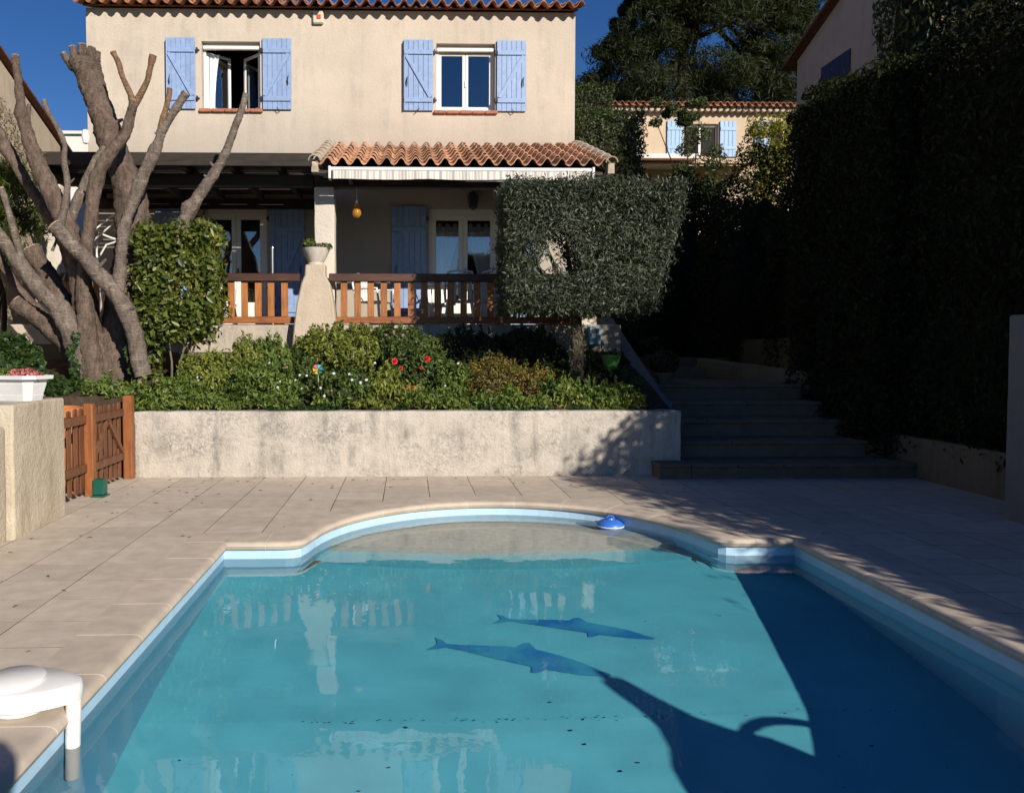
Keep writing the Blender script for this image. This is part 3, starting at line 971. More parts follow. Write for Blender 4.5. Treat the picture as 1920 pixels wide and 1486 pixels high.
sm.add([(-7.2,9.7,-.1),(-3.4,9.7,-.1),(-3.4,9.7,1.0),(-7.2,9.7,1.0)], [(0,1,2,3)])
tag(sm.build('tree_bed_soil', M['soil'], smooth=60), kind='structure')
#@@HOUSE@@
# ------------------------------------------------------------------ main house
YF = 14.8
house = empty('house', (-1.4, YF, 1.9), 'two storey cream rendered house with blue shutters and terracotta roof', 'house')
W1 = (-3.85, -2.76, 6.09, 7.34); W2 = (.55, 1.66, 6.09, 7.34)
D1 = (-3.86, -2.66, 1.98, 4.27); D2 = (.40, 1.74, 1.98, 4.27)
hx0, hx1 = -5.98, 3.18
wm_ = MB()
wall_holes(wm_, hx0, hx1, 1.0, 7.93, YF, [W1, W2, D1, D2], .22)
YB = 22.5
for xx, fl_ in ((hx0, 1), (hx1, -1)):
    f = (0,1,2,3,4) if fl_ > 0 else (4,3,2,1,0)
    wm_.add([(xx,YB,1.0),(xx,YF,1.0),(xx,YF,7.93),(xx,(YF+YB)/2,9.25),(xx,YB,7.93)], [f])
wm_.add([(hx0,YB,1),(hx1,YB,1),(hx1,YB,7.93),(hx0,YB,7.93)], [(3,2,1,0)])
wm_.add([(hx0,YF,7.93),(hx1,YF,7.93),(hx1,(YF+YB)/2,9.25),(hx0,(YF+YB)/2,9.25),(hx1,YB,7.93),(hx0,YB,7.93)], [(0,1,2,3),(3,2,4,5)])
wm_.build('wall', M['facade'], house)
def room(h, d=1.6):  # shell added behind each opening; indoor darkness put into its colour
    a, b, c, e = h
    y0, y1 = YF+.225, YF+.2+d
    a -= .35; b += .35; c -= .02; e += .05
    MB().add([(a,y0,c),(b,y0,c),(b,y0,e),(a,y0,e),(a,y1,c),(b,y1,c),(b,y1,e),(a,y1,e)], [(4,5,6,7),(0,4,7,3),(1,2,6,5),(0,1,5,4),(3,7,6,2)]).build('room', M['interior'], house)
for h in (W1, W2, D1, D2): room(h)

# --- roof tiles
def tile_mesh(w, L, name='roof_tile', amp=.07, th=.02):
    prof = []
    for i in range(5): t = i/4; prof.append((w*.47*t, -.04*math.sin(PI*t)))
    for i in range(1, 6): t = i/5; prof.append((w*.47+w*.56*t, amp*math.sin(PI*t)))
    n = len(prof); vs = []
    for v, dz, k in ((0, 0, 1.0), (L, 0, .92)):
        for x, z in prof: vs.append(((x-w/2)*k, v, z*k+dz))
        for x, z in prof: vs.append(((x-w/2)*k, v, z*k+dz-th))
    fs = []
    m2 = 2*n
    for i in range(n-1):
        fs.append((i, i+1, m2+i+1, m2+i)); fs.append((n+i+1, n+i, m2+n+i, m2+n+i+1))
        fs.append((i+1, i, n+i, n+i+1)); fs.append((m2+i, m2+i+1, m2+n+i+1, m2+n+i))
    fs.append((0, m2, m2+n, n)); fs.append((n-1, n+n-1, m2+n+n-1, m2+n-1))
    mb = MB(); mb.v = vs; mb.f = fs
    me = mb.mesh(name, smooth=50)
    return me
def half_tile_mesh(r, L, name='verge_tile', th=.018):
    mb = MB(); n = 8; vs = []
    for v, k in ((0, 1.0), (L, .86)):
        for rr in (r*k, r*k-th):
            for i in range(n+1):
                a = PI*i/n
                vs.append((rr*math.cos(a), v, rr*math.sin(a)))
    q = n+1; fs = []
    for i in range(n):
        fs += [(i, 2*q+i, 2*q+i+1, i+1), (q+i, q+i+1, 3*q+i+1, 3*q+i), (i, i+1, q+i+1, q+i), (2*q+i+1, 2*q+i, 3*q+i, 3*q+i+1)]
    mb.v = vs; mb.f = fs
    me = mb.mesh(name, smooth=50)
    return me
def lay_tiles(parent, mat, x0, x1, w, y0, z0, slope, rows, expo, L, tilt=2.2):
    me = tile_mesh(w, L)
    me.materials.append(mat)
    ncol = int(round((x1-x0)/w))
    w2 = (x1-x0)/ncol
    a = R(slope)
    for r_ in range(rows):
        for c_ in range(ncol):
            o = bpy.data.objects.new('roof_tile', me); C.objects.link(o)
            s = r_*expo + rnd.uniform(-.012, .012)
            o.location = (x0+w2*(c_+.5)+rnd.uniform(-.004, .004), y0+s*math.cos(a), z0+s*math.sin(a)+rnd.uniform(-.003, .003))
            o.rotation_euler = (a-R(tilt), rnd.uniform(-.02, .02), rnd.uniform(-.015, .015))
            set_parent(o, parent)
main_roof = MB().add([(hx0-.05,YF-.02,7.96),(hx1+.05,YF-.02,7.96),(hx1+.1,18.65,9.31),(hx0-.12,18.65,9.31),(hx0-.12,22.8,7.9),(hx1+.1,22.8,7.9),
    (hx0-.05,YF-.02,7.99),(hx1+.05,YF-.02,7.99),(hx1+.1,18.65,9.36),(hx0-.12,18.65,9.36),(hx0-.12,22.8,7.95),(hx1+.1,22.8,7.95)],
    [(3,2,1,0),(5,2,3,4),(6,7,8,9),(9,8,11,10),(0,1,7,6),(0,6,9,3),(3,9,10,4),(1,2,8,7),(2,5,11,8)]).build('roof', M['tile_old'], house)
lay_tiles(main_roof, M['tile_old'], hx0-.13, hx1+.11, .236, YF-.29, 7.965, 19.5, 3, .36, .44, tilt=3.5)
# porch roof
PS = math.degrees(math.atan2(5.46-4.47, YF-12.12))
prx0, prx1 = -1.40, 3.14
y0, y1 = 12.2, YF-.002
za, zb = 4.39, 5.38
porch = MB().add([(prx0,y0,za-.07),(prx1,y0,za-.07),(prx1,y1,zb-.07),(prx0,y1,zb-.07),(prx0,y0,za-.03),(prx1,y0,za-.03),(prx1,y1,zb-.03),(prx0,y1,zb-.03)],
    [(3,2,1,0),(4,5,6,7),(0,1,5,4),(1,2,6,5),(2,3,7,6),(3,0,4,7)]).build('porch_roof', M['porch_wood'], house)
lay_tiles(porch, M['tile'], prx0, prx1, .2265, 12.08, 4.485, PS, 7, .395, .47, tilt=5.0)
vm = half_tile_mesh(.10, .47); vm.materials.append(M['tile_edge'])
for X in (prx0-.03, prx1+.04):
    for r_ in range(7):
        o = bpy.data.objects.new('verge_tile', vm); C.objects.link(o)
        s = r_*.395
        o.location = (X, 12.06+s*math.cos(R(PS)), 4.48+s*math.sin(R(PS)))
        o.rotation_euler = (R(PS-2.2), 0, 0)
        set_parent(o, porch)
    MB().box(X-.05, X+.05, 12.1, 12.3, 4.32, 4.48).build('verge_end', M['tile_edge'], porch)
# porch beam and rafters
MB().cbox(-1.42, 3.1, 12.56, 12.74, 4.185, 4.33, .01).build('porch_beam', M['porch_wood'], house)
for k in range(7):
    x = -1.25+k*.7
    MB().add([(x,12.25,4.21),(x+.08,12.25,4.21),(x+.08,14.78,5.18),(x,14.78,5.18),(x,12.25,4.30),(x+.08,12.25,4.30),(x+.08,14.78,5.28),(x,14.78,5.28)],
        [(3,2,1,0),(4,5,6,7),(0,1,5,4),(1,2,6,5),(3,0,4,7)]).build('porch_rafter', M['porch_wood'], house)

# --- windows
def sash(parent, x0, x1, z0, z1, y, name='sash', hinge=None, ang=0, fw=.055, mid=False):
    mb = MB()
    Mx = None
    if hinge is not None:
        Mx = Matrix.Translation((hinge, y, 0)) @ Matrix.Rotation(ang, 4, 'Z') @ Matrix.Translation((-hinge, -y, 0))
    mb.cbox(x0, x0+fw, y, y+.045, z0, z1, .006, Mx); mb.cbox(x1-fw, x1, y, y+.045, z0, z1, .006, Mx)
    mb.cbox(x0+fw-.001, x1-fw+.001, y+.002, y+.043, z0, z0+fw+.01, .006, Mx); mb.cbox(x0+fw-.001, x1-fw+.001, y+.002, y+.043, z1-fw, z1, .006, Mx)
    s = mb.build(name, M['white_frame'], parent)
    p = MB().box(x0+fw-.005, x1-fw+.005, y+.018, y+.026, z0+fw, z1-fw+.005, Mx).build('pane', M['glass'], parent)
    return s
def sill(parent, x0, x1, z, n=5):
    w = (x1-x0)/n
    for i in range(n):
        MB().cbox(x0+w*i+.003, x0+w*(i+1)-.003, YF-.06, YF+.16, z-.065, z+rnd.uniform(-.003, .003), .012).build('sill_tile', M['sill'], parent)
def window(h, open_=False):
    a, b, c, d = h
    y = YF+.12
    w = MB()
    w.cbox(a+.004, a+.05, y, y+.07, c+.004, d-.004, .005); w.cbox(b-.05, b-.004, y, y+.07, c+.004, d-.004, .005)
    w.cbox(a+.05, b-.05, y+.001, y+.069, c+.004, c+.045, .005); w.cbox(a+.05, b-.05, y+.001, y+.069, d-.05, d-.004, .005)
    fr = w.build('window_frame', M['white_frame'], house)
    MB().cbox(a+.01, b-.01, YF+.045, YF+.115, d-.13, d-.06, .012).build('roller_box', M['white_frame'], fr)
    m_ = (a+b)/2
    if not open_:
        sash(fr, a+.045, m_-.002, c+.045, d-.13, y+.012); sash(fr, m_+.002, b-.045, c+.045, d-.13, y+.012)
        MB().box(m_-.012, m_+.012, y-.012, y+.012, c+.48, c+.6).build('handle', M['white_plastic'], fr)
    else:
        sash(fr, a+.045, m_-.002, c+.045, d-.13, y+.07, hinge=a+.045, ang=R(38)); sash(fr, m_+.002, b-.045, c+.045, d-.13, y+.07, hinge=b-.045, ang=R(-42))
    sill(fr, a-.05, b+.05, c-.004)
    return fr
w1o = window(W1, True); w2o = window(W2)
def curtain(parent, fn, y, z0, z1, N=26, K=12, amp=.018, freq=70, name='curtain'):
    """cloth hanging from z1 to z0; fn(t) gives its left and right edge at height fraction t (1 = top)"""
    mb = MB()
    for k in range(K+1):
        t = k/K; xa, xb = fn(t)
        for i in range(N+1):
            u = i/N
            x = xa+(xb-xa)*u
            mb.v.append((x, y+amp*math.sin(u*freq*.4+t*.6)*(1.2-.4*t), z0+(z1-z0)*t))
    for k in range(K):
        for i in range(N):
            q = k*(N+1)+i; mb.f.append((q, q+1, q+N+2, q+N+1))
    return mb.build(name, M['curtain'], parent, smooth=180)
curtain(w1o, lambda t: (-3.79, -3.79+.13+.09*t*t), YF+.245, 6.14, 7.18, freq=40)
# --- french doors
def french_door(h, name='french_door'):
    a, b, c, d = h
    y = YF+.10
    w = MB()
    w.cbox(a+.004, a+.07, y, y+.08, c, d-.004, .006); w.cbox(b-.07, b-.004, y, y+.08, c, d-.004, .006)
    w.cbox(a+.07, b-.07, y+.001, y+.079, d-.13, d-.004, .006)
    fr = w.build(name, M['white_frame'], house)
    m_ = (a+b)/2
    for x0, x1 in ((a+.065, m_-.002), (m_+.002, b-.065)):
        mb = MB()
        fw = .085
        mb.cbox(x0, x0+fw, y+.012, y+.062, c+.02, d-.13, .006); mb.cbox(x1-fw, x1, y+.012, y+.062, c+.02, d-.13, .006)
        mb.cbox(x0+fw, x1-fw, y+.013, y+.061, c+.02, c+.5, .006); mb.cbox(x0+fw, x1-fw, y+.013, y+.061, d-.22, d-.13, .006)
        mb.build('door_leaf', M['white_frame'], fr)
        MB().box(x0+fw-.004, x1-fw+.004, y+.034, y+.042, c+.5, d-.215).build('pane', M['glass'], fr)
    MB().box(m_+.02, m_+.045, y-.03, y+.012, c+1.0, c+1.14).build('door_handle', M['dark_metal'], fr)
    return fr
fd1 = french_door(D1); fd2 = french_door(D2)
for a, b, s in ((.55, 1.0, 1), (1.14, 1.6, -1)):
    if s > 0: f = lambda t, a=a, b=b: (a, a+.16+(b-a-.16)*min(1, (t*1.15)**2))
    else: f = lambda t, a=a, b=b: (b-.16-(b-a-.16)*min(1, (t*1.15)**2), b)
    curtain(fd2, f, YF+.25, 2.3, 3.95)
    mb = MB()
    for k in range(3):
        x = a+(b-a)*(k+.5)/3
        mb.lathe([(.001, -.012), (.04, -.006), (.05, .03), (.02, .06), (.001, .065)], (x, YF+.236, 3.95), 8)
    mb.build('curtain_trim', M['curtain'], fd2)
for s, a, b in ((1, -3.72, -3.30), (-1, -3.2, -2.80)):
    f = (lambda t, a=a, b=b: (a, a+.05+(b-a)*.55*t*t)) if s > 0 else (lambda t, a=a, b=b: (b-.05-(b-a)*.55*t*t, b))
    o = curtain(fd1, f, YF+.25, 2.2, 4.0, name='dark_curtain'); o.data.materials.clear(); o.data.materials.append(M['fabric_dark'])
# --- shutters: vertical boards with two ledges and a diagonal brace
def shutter(x0, x1, z0, z1, diag, label=None):
    """diag=+1: brace rises to the right, -1: rises to the left"""
    nb = 6; w = (x1-x0)/nb; y = YF-.045
    root = MB()
    zl, zh = z0+(z1-z0)*.115, z0+(z1-z0)*.79
    lw = .085
    root.cbox(x0+.012, x1-.012, y-.024, y-.001, zl, zl+lw, .005); root.cbox(x0+.012, x1-.012, y-.024, y-.001, zh, zh+lw, .005)
    xa, xb = (x0+.05, x1-.05) if diag > 0 else (x1-.05, x0+.05)
    p = Vector((xa, zl+lw)); q = Vector((xb, zh)); d = (q-p).normalized(); nn = Vector((-d.y, d.x))*.038
    e = p+d*.0
    vs = []
    for yy in (y-.0235, y-.0012):
        for pt in (p-nn, p+nn, q+nn, q-nn):
            vs.append((pt.x, yy, min(max(pt.y, zl+lw), zh)))
    root.add(vs, [(0,1,2,3),(7,6,5,4),(0,4,5,1),(1,5,6,2),(2,6,7,3),(3,7,4,0)])
    r_ = root.build('shutter', M['blue_paint'], house)
    for i in range(nb):
        MB().cbox(x0+w*i+.0015, x0+w*(i+1)-.0015, y, y+.026, z0, z1+rnd.uniform(-.003, .003), .005).build('plank', M['blue_paint'], r_)
    return r_
def ironwork(sh, xh, xs, zs, y=YF-.075):
    for z in zs:
        MB().cbox(xh-.045, xh+.045, YF-.03, YF-.004, z-.012, z+.012, .004).cbox(xh-.016, xh+.016, YF-.05, YF-.003, z-.04, z+.04, .004).build('hinge', M['dark_metal'], sh)
    if xs is not None:
        MB().tube([(xs, y, zs[0]+.25), (xs-.005, y-.01, zs[0]+.33), (xs+.01, y-.005, zs[0]+.42)], [.008, .012, .007], 6).build('latch', M['dark_metal'], sh)
def stay(sh, x, z, dx):
    MB().tube([(x, YF-.005, z), (x, YF-.085, z), (x+dx, YF-.09, z+.05)], .008, 5).build('shutter_stay', M['dark_metal'], sh)
for x0, x1, dg, xh in ((-4.5, -3.96, -1, -3.93), (-2.71, -2.17, 1, -2.735), (-.07, .488, -1, .515), (1.69, 2.245, 1, 1.67)):
    s = shutter(x0, x1, 6.075, 7.39, dg)
    xs = x0+.07 if dg < 0 else x1-.06
    ironwork(s, xh, xs, (6.28, 7.17))
    stay(s, (x0+x1)/2+.04*dg, 6.055, .06 if dg < 0 else -.04)
    if dg < 0:
        MB().tube([(x0+.02, YF-.085, 6.09), (x0+.02, YF-.085, 7.37)], .009, 6).build('locking_bar', M['blue_paint'], s)
for x0, x1, dg, xh in ((-4.74, -4.05, -1, -3.95), (-2.60, -1.93, 1, -2.63), (-.30, .36, -1, .38), (1.80, 2.46, 1, 1.77)):
    s = shutter(x0, x1, 2.02, 4.29, dg)
    ironwork(s, xh, x0+.08 if dg < 0 else x1-.08, (2.75, 4.05))
# gutter lamp on the left corner
MB().lathe([(.001, -.14), (.05, -.12), (.075, 0), (.05, .12), (.001, .14)], (hx0-.03, YF-.03, 5.55), 10).build('corner_lamp', M['white_plastic'], house, smooth=40)

# --- alarm siren on the facade
al = MB().cbox(-1.765, -1.56, YF-.075, YF-.004, 7.66, 7.90, .02).build('alarm_box', M['beige_box'])
tag(al, 'small beige alarm box with an orange light under the eaves', 'alarm box')
MB().cbox(-1.69, -1.61, YF-.088, YF-.076, 7.74, 7.82, .006).build('alarm_light', M['red_lamp'], al)
# --- wall lantern
la = MB().cbox(1.17, 1.29, YF-.03, YF-.002, 4.36, 4.56, .01).tube([(1.23, YF-.02, 4.5), (1.23, YF-.14, 4.56), (1.23, YF-.2, 4.5)], .012, 6).lathe([(.001, .12), (.03, .1), (.11, .04), (.105, .03), (.085, -.17), (.03, -.22), (.001, -.23)], (1.23, YF-.2, 4.42), 6).build('wall_lantern', M['dark_metal'])
tag(la, 'dark iron lantern on the porch wall above the right door', 'lantern')

# ------------------------------------------------------------------ terrace
ter = MB().box(-7.0, 3.44, 12.62, YF-.002, 1.0, 1.965)
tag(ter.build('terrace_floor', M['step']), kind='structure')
tb = rough_block('terrace_base_wall', M['terrace_wall'], -7.0, 3.44, 12.38, 12.61, .9, 1.98, amp=.01)
tag(tb, 'rendered base wall of the terrace behind the flower bed', 'wall')
# centre pillar with its battered pedestal
ped = MB()
pz = [(1.2, -1.83, -1.07, 12.08), (1.5, -1.81, -1.09, 12.1), (1.95, -1.77, -1.12, 12.12), (2.3, -1.73, -1.16, 12.15), (2.62, -1.66, -1.22, 12.18), (2.72, -1.62, -1.28, 12.20), (2.74, -1.61, -1.29, 12.2), (2.905, -1.60, -1.29, 12.2)]
for i, (z, a, b, y) in enumerate(pz):
    ped.v += [(a+.02, y, z), (b-.02, y, z), (b, y+.02, z), (b, 12.6, z), (a, 12.6, z), (a, y+.02, z)]
for i in range(len(pz)-1):
    for k in range(6):
        l = (k+1) % 6; ped.f.append((i*6+k, i*6+l, (i+1)*6+l, (i+1)*6+k))
ped.f.append(tuple((len(pz)-1)*6+k for k in range(6)))
root = empty('terrace_pillar', (-1.4, 12.5, 1.0), 'white rendered terrace pillar on a flaring pedestal between the two railings', 'pillar')
po = ped.build('pedestal', M['pedestal'], root, smooth=35)
rough_block('shaft', M['pillar'], -1.49, -1.17, 12.52, 12.84, 1.97, 4.18, root, amp=.007, rad=.02)
root = empty('terrace_pillar', (-5.7, 12.5, 1.0), 'white rendered corner pillar behind the pruned tree', 'pillar')
rough_block('shaft', M['pillar'], -5.88, -5.46, 12.4, 12.8, 1.9, 4.18, root, amp=.007, rad=.03)
root = empty('terrace_pillar', (2.95, 12.6, 1.0), 'cream rendered porch pillar partly hidden behind the olive tree', 'pillar')
rough_block('shaft', M['pillar'], 2.75, 3.08, 12.52, 12.84, 1.97, 4.18, root, amp=.007, rad=.02)
# railings
def railing(x0, x1, label, first):
    root = empty('terrace_railing', ((x0+x1)/2, 12.45, 1.98), label, 'railing')
    MB().cbox(x0, x1, 12.30, 12.42, 2.655, 2.78, .008).build('top_rail', M['top_rail'], root)
    MB().cbox(x0+.02, x1-.01, 12.335, 12.395, 1.992, 2.10, .006).build('bottom_rail', M['rail_wood_x'], root)
    me = MB().cbox(-.052, .052, -.016, .016, 2.101, 2.654, .005).mesh('baluster'); me.materials.append(M['rail_wood'])
    x = first
    while x < x1-.06:
        if x > x0+.06:
            o = bpy.data.objects.new('baluster', me); C.objects.link(o); o.location = (x+rnd.uniform(-.006, .006), 12.365, 0); o.rotation_euler = (0, 0, rnd.choice((0, PI)))
            set_parent(o, root)
        x += .2115
railing(-5.44, -1.70, 'brown wooden railing left of the pedestal, behind the clipped shrub', -5.33)
railing(-1.24, 2.74, 'brown wooden railing right of the pedestal, running behind the olive tree', -1.005)
# --- pergola
pg = empty('pergola', (-3.7, 13.5, 1.97), 'dark wooden pergola roofed with slats over the left half of the terrace', 'pergola')
MB().cbox(-5.80, -1.50, 12.50, 12.68, 4.19, 4.37, .01).build('front_beam', M['pergola'], pg)
MB().cbox(-6.0, -1.46, YF-.08, YF-.006, 4.22, 4.40, .01).build('wall_plate', M['pergola'], pg)
k = 0
x = -5.70
while x < -1.5:
    MB().cbox(x, x+.09, 12.12, YF-.085, 4.375, 4.50, .008).build('rafter', M['pergola'], pg)
    x += .73
me = MB().cbox(-2.12, 2.12, -.049, .049, 0, .018, .003).mesh('slat'); me.materials.append(M['pergola'])
y = 12.13
while y < YF-.051:
    o = bpy.data.objects.new('slat', me); C.objects.link(o)
    o.location = (-3.57+rnd.uniform(-.03, .03), y, 4.503); o.rotation_euler = (rnd.uniform(-.05, .05), rnd.uniform(-.004, .004), rnd.uniform(-.004, .004))
    set_parent(o, pg)
    y += rnd.uniform(.1015, .108) + (rnd.uniform(.015, .04) if rnd.random() < .3 else 0)
MB().cbox(-5.70, -1.47, YF-.05, YF-.003, 4.503, 4.53, .003).build('edge_slat', M['pergola'], pg)
MB().cbox(-5.72, -1.47, 12.075, 12.105, 4.40, 4.60, .006).build('fascia', M['pergola'], pg)
# --- awning
aw = empty('awning', (.85, 12.1, 4.2), 'rolled up awning with a white cassette and striped beige valance', 'awning')
MB().cbox(-1.18, 2.86, 11.98, 12.11, 4.315, 4.375, .015).build('cassette', M['white_plastic'], aw)
v = MB(); N = 160
for k in range(3):
    for i in range(N+1):
        x = -1.14+3.96*i/N
        v.v.append((x, 11.985-.012*k+.008*math.sin(x*9+k)+.004*math.sin(x*31), 4.316-.067*k+(.006*math.sin(x*5) if k == 2 else 0)))
for k in range(2):
    for i in range(N):
        q = k*(N+1)+i; v.f.append((q, q+N+1, q+N+2, q+1))
vo = v.build('valance', M['valance'], aw, smooth=180)
MB().cbox(.9, 2.84, 12.0, 12.03, 4.165, 4.185, .004).build('front_bar', M['white_plastic'], aw)
for x in (-1.19, 2.87):
    MB().cbox(x-.02, x+.02, 11.96, 12.12, 4.19, 4.385, .008).build('end_cap', M['white_plastic'], aw)
for x in (-.9, 2.5):
    MB().cbox(x-.03, x+.03, 12.10, 12.56, 4.22, 4.30, .006).build('bracket', M['dark_metal'], aw)

# ------------------------------------------------------------------ things on the terrace
def copy_tree(o, parent=None):
    c = o.copy(); C.objects.link(c)
    if parent is not None:
        c.parent = parent
    for ch in list(o.children): copy_tree(ch, c)
    return c
TZ = 1.967
def make_chair():
    r_ = empty('garden_chair', (0, 0, 0))
    MB().cbox(-.22, .22, -.22, .22, .40, .43, .012).build('seat', M['white_plastic'], r_)
    for k in range(5):
        x = -.17+.085*k
        MB().add([(x-.03,.205,.44),(x+.03,.205,.44),(x+.03,.30,.86),(x-.03,.30,.86),(x-.03,.225,.44),(x+.03,.225,.44),(x+.03,.32,.86),(x-.03,.32,.86)],
            [(0,1,2,3),(7,6,5,4),(0,4,5,1),(1,5,6,2),(2,6,7,3),(3,7,4,0)]).build('back_slat', M['white_plastic'], r_)
    MB().tube([(-.24,.23,.42),(-.24,.30,.72),(-.2,.325,.88),(0,.335,.91),(.2,.325,.88),(.24,.30,.72),(.24,.23,.42)], .018, 8).build('back_frame', M['white_plastic'], r_, smooth=60)
    for s in (-1, 1):
        MB().tube([(s*.25,.27,.62),(s*.27,.05,.64),(s*.265,-.2,.63),(s*.245,-.22,.42)], .02, 8).build('armrest', M['white_plastic'], r_, smooth=60)
        for q in (-1, 1):
            MB().tube([(s*.20, q*.19, .41), (s*.245, q*.24, .0)], [.026, .018], 8).build('leg', M['white_plastic'], r_, smooth=60)
    return r_
proto = make_chair()
chs = [((1.45, 13.05), 180, 'white plastic chair nearest the olive tree, at the terrace table'),
       ((.88, 13.02), 176, 'white plastic chair in the middle of the near side of the terrace table'),
       ((-.55, 13.25), 60, 'white plastic chair standing by itself left of the terrace table'),
       ((.6, 14.35), 4, 'white plastic chair on the far side of the terrace table by the door'),
       ((-3.25, 13.3), 150, 'white plastic chair on the left terrace behind the clipped shrub')]
for i, ((x, y), a, lb) in enumerate(chs):
    o = proto if i == 0 else copy_tree(proto)
    o.location = (x, y, TZ); o.rotation_euler = (0, 0, R(a))
    tag(o, lb, 'chair', 'white plastic terrace chairs')
tbl = empty('terrace_table', (.9, 13.75, TZ), 'pale rectangular table on the terrace behind the right railing', 'table')
MB().cbox(.05, 1.85, 13.4, 14.1, TZ+.70, TZ+.735, .01).build('table_top', M['grey_plastic'], tbl)
for x in (.13, 1.77):
    for y in (13.47, 14.03):
        MB().cbox(x-.025, x+.025, y-.025, y+.025, TZ, TZ+.70, .004).build('leg', M['grey_plastic'], tbl)
air = empty('clothes_airer', (-5.0, 13.4, TZ), 'white tubular clothes airer behind the pruned tree', 'clothes airer')
MB().tube([(-5.35,13.3,3.55),(-5.0,13.3,3.83),(-4.95,13.3,3.86)], .014, 6).build('wing', M['white_plastic'], air)
MB().tube([(-5.35,13.5,3.48),(-5.0,13.45,3.76),(-4.9,13.4,3.86)], .014, 6).build('wing', M['white_plastic'], air)
MB().tube([(-5.22,13.3,3.55),(-5.02,13.3,3.47),(-4.85,13.35,3.42)], .016, 6).build('crossbar', M['white_plastic'], air)
MB().tube([(-5.35,13.25,3.12),(-5.22,13.25,3.10),(-5.08,13.25,3.34),(-4.9,13.25,3.40)], .015, 6).build('hook', M['white_plastic'], air)
for x in (-5.3, -4.9):
    MB().tube([(x,13.15,TZ),(x,13.45,3.45)], .014, 6).build('leg', M['white_plastic'], air)
    MB().tube([(x,13.75,TZ),(x,13.35,3.45)], .014, 6).build('leg', M['white_plastic'], air)
sp = MB().tube([(-2.28,13.2,TZ),(-2.28,13.2,3.28)], .028, 10).lathe([(.001,0),(.034,.0),(.034,.03),(.02,.05),(.001,.052)], (-2.28,13.2,3.28), 10).lathe([(.2,0),(.2,.03),(.05,.06),(.03,.07)], (-2.28,13.2,TZ), 16).build('parasol_stand', M['steel'], smooth=40)
tag(sp, 'thin steel tube stand on the left terrace in front of the blue shutter', 'stand')
# hanging amber lamp
hl = empty('hanging_lamp', (-.82, 12.65, 4.185), 'amber glass pear shaped lamp hanging under the porch beam', 'lamp')
MB().lathe([(.001,-.12),(.05,-.11),(.075,-.06),(.07,-.01),(.045,.05),(.03,.09),(.02,.11),(.001,.115)], (-.82,12.65,3.83), 16).build('glass_shade', M['amber'], hl, smooth=180)
MB().tube([(-.82,12.65,3.94),(-.82,12.65,4.186)], .005, 5).lathe([(.022,0),(.022,.04),(.008,.05)], (-.82,12.65,3.935), 10).build('cord', M['white_plastic'], hl)
# bowl on the pedestal
bw = empty('flower_bowl', (-1.45, 12.38, 2.905), 'fluted stone bowl with a small trailing plant on the pedestal', 'flower pot')
prof = [(.10,0),(.13,.0),(.135,.03),(.115,.045),(.15,.10),(.19,.19),(.215,.245),(.222,.27),(.205,.272),(.19,.24),(.001,.235)]
b_ = MB().lathe(prof, (-1.45,12.38,2.907), 36)
b_.v = [((-1.45+(x+1.45)*(1+.03*math.cos(18*math.atan2(y-12.38, x+1.45))) if .04 < z-2.907 < .24 else x), y, z) for x, y, z in b_.v]
b_.build('bowl', M['stone_pot'], bw, smooth=50)
p1, n1 = ell_pts(360, (-1.55,12.38,3.23), (.12,.12,.10)); p2, n2 = ell_pts(240, (-1.33,12.36,3.2), (.16,.12,.06)); 
leaves('leaves', bw, M['bed2'], np.concatenate([p1,p2]), np.concatenate([n1,n2]), .05, .025)
tw = MB()
for k in range(9):
    a = rnd.uniform(0, 2*PI); r_ = rnd.uniform(.1, .24)
    tw.tube([(-1.45,12.38,3.15),(-1.45+r_*.6*math.cos(a),12.38+r_*.6*math.sin(a),3.25),(-1.45+r_*1.2*math.cos(a),12.38+r_*math.sin(a),3.2-rnd.random()*.1)], [.006,.004,.002], 5)
tw.build('stem', M['stem'], bw)
#@@GARDEN@@
# ------------------------------------------------------------------ photograph point -> place in the garden at depth Y
_yaw, _pit, _F = R(1.4), R(2.2), 1450.
_fw = Vector((math.sin(_yaw)*math.cos(_pit), math.cos(_yaw)*math.cos(_pit), -math.sin(_pit)))
_rt = Vector((math.cos(_yaw), -math.sin(_yaw), 0)); _up = _rt.cross(_fw)
def at(x, y, Y):
    r_ = _fw + _rt*((x-799.46)/_F) - _up*((y-710.7)/_F)
    return Vector((0, 0, 1.58)) + r_*(Y/r_.y)

# ------------------------------------------------------------------ picket fence and gate beside the deck
def pickets(root, ys, x, z0, tops, wd, mat=M['gate_wood']):
    for y, zt in zip(ys, tops):
        mb = MB()
        n = 6
        prof = [(-wd, z0), (wd, z0), (wd, zt-.03)] + [(wd*math.cos(PI*k/n), zt-.03+.03*math.sin(PI*k/n)) for k in range(1, n)] + [(-wd, zt-.03)]
        m_ = len(prof)
        mb.v = [(x-.009, y+p, z) for p, z in prof] + [(x+.009, y+p, z) for p, z in prof]
        mb.f = [tuple(reversed(range(m_))), tuple(m_+i for i in range(m_))] + [(i, (i+1) % m_, m_+(i+1) % m_, m_+i) for i in range(m_)]
        mb.f = [tuple(reversed(f)) for f in mb.f]
        mb.build('picket', mat, root)
fp = empty('picket_fence', (-3.45, 7.9, 0), 'short panel of brown wooden pickets between the wall block and the gate', 'fence')
pickets(fp, [7.50, 7.66, 7.82, 7.98, 8.14, 8.28], -3.47, .06, [.96, .955, .96, .95, .96, .955], .04)
MB().cbox(-3.459, -3.425, 7.43, 8.32, .27, .36, .005).build('rail', M['gate_wood'], fp)
MB().cbox(-3.459, -3.425, 7.43, 8.32, .79, .88, .005).build('rail', M['gate_wood'], fp)
MB().cbox(-3.47, -3.37, 8.33, 8.43, -.02, 1.0, .012).build('post', M['gate_post'], fp)
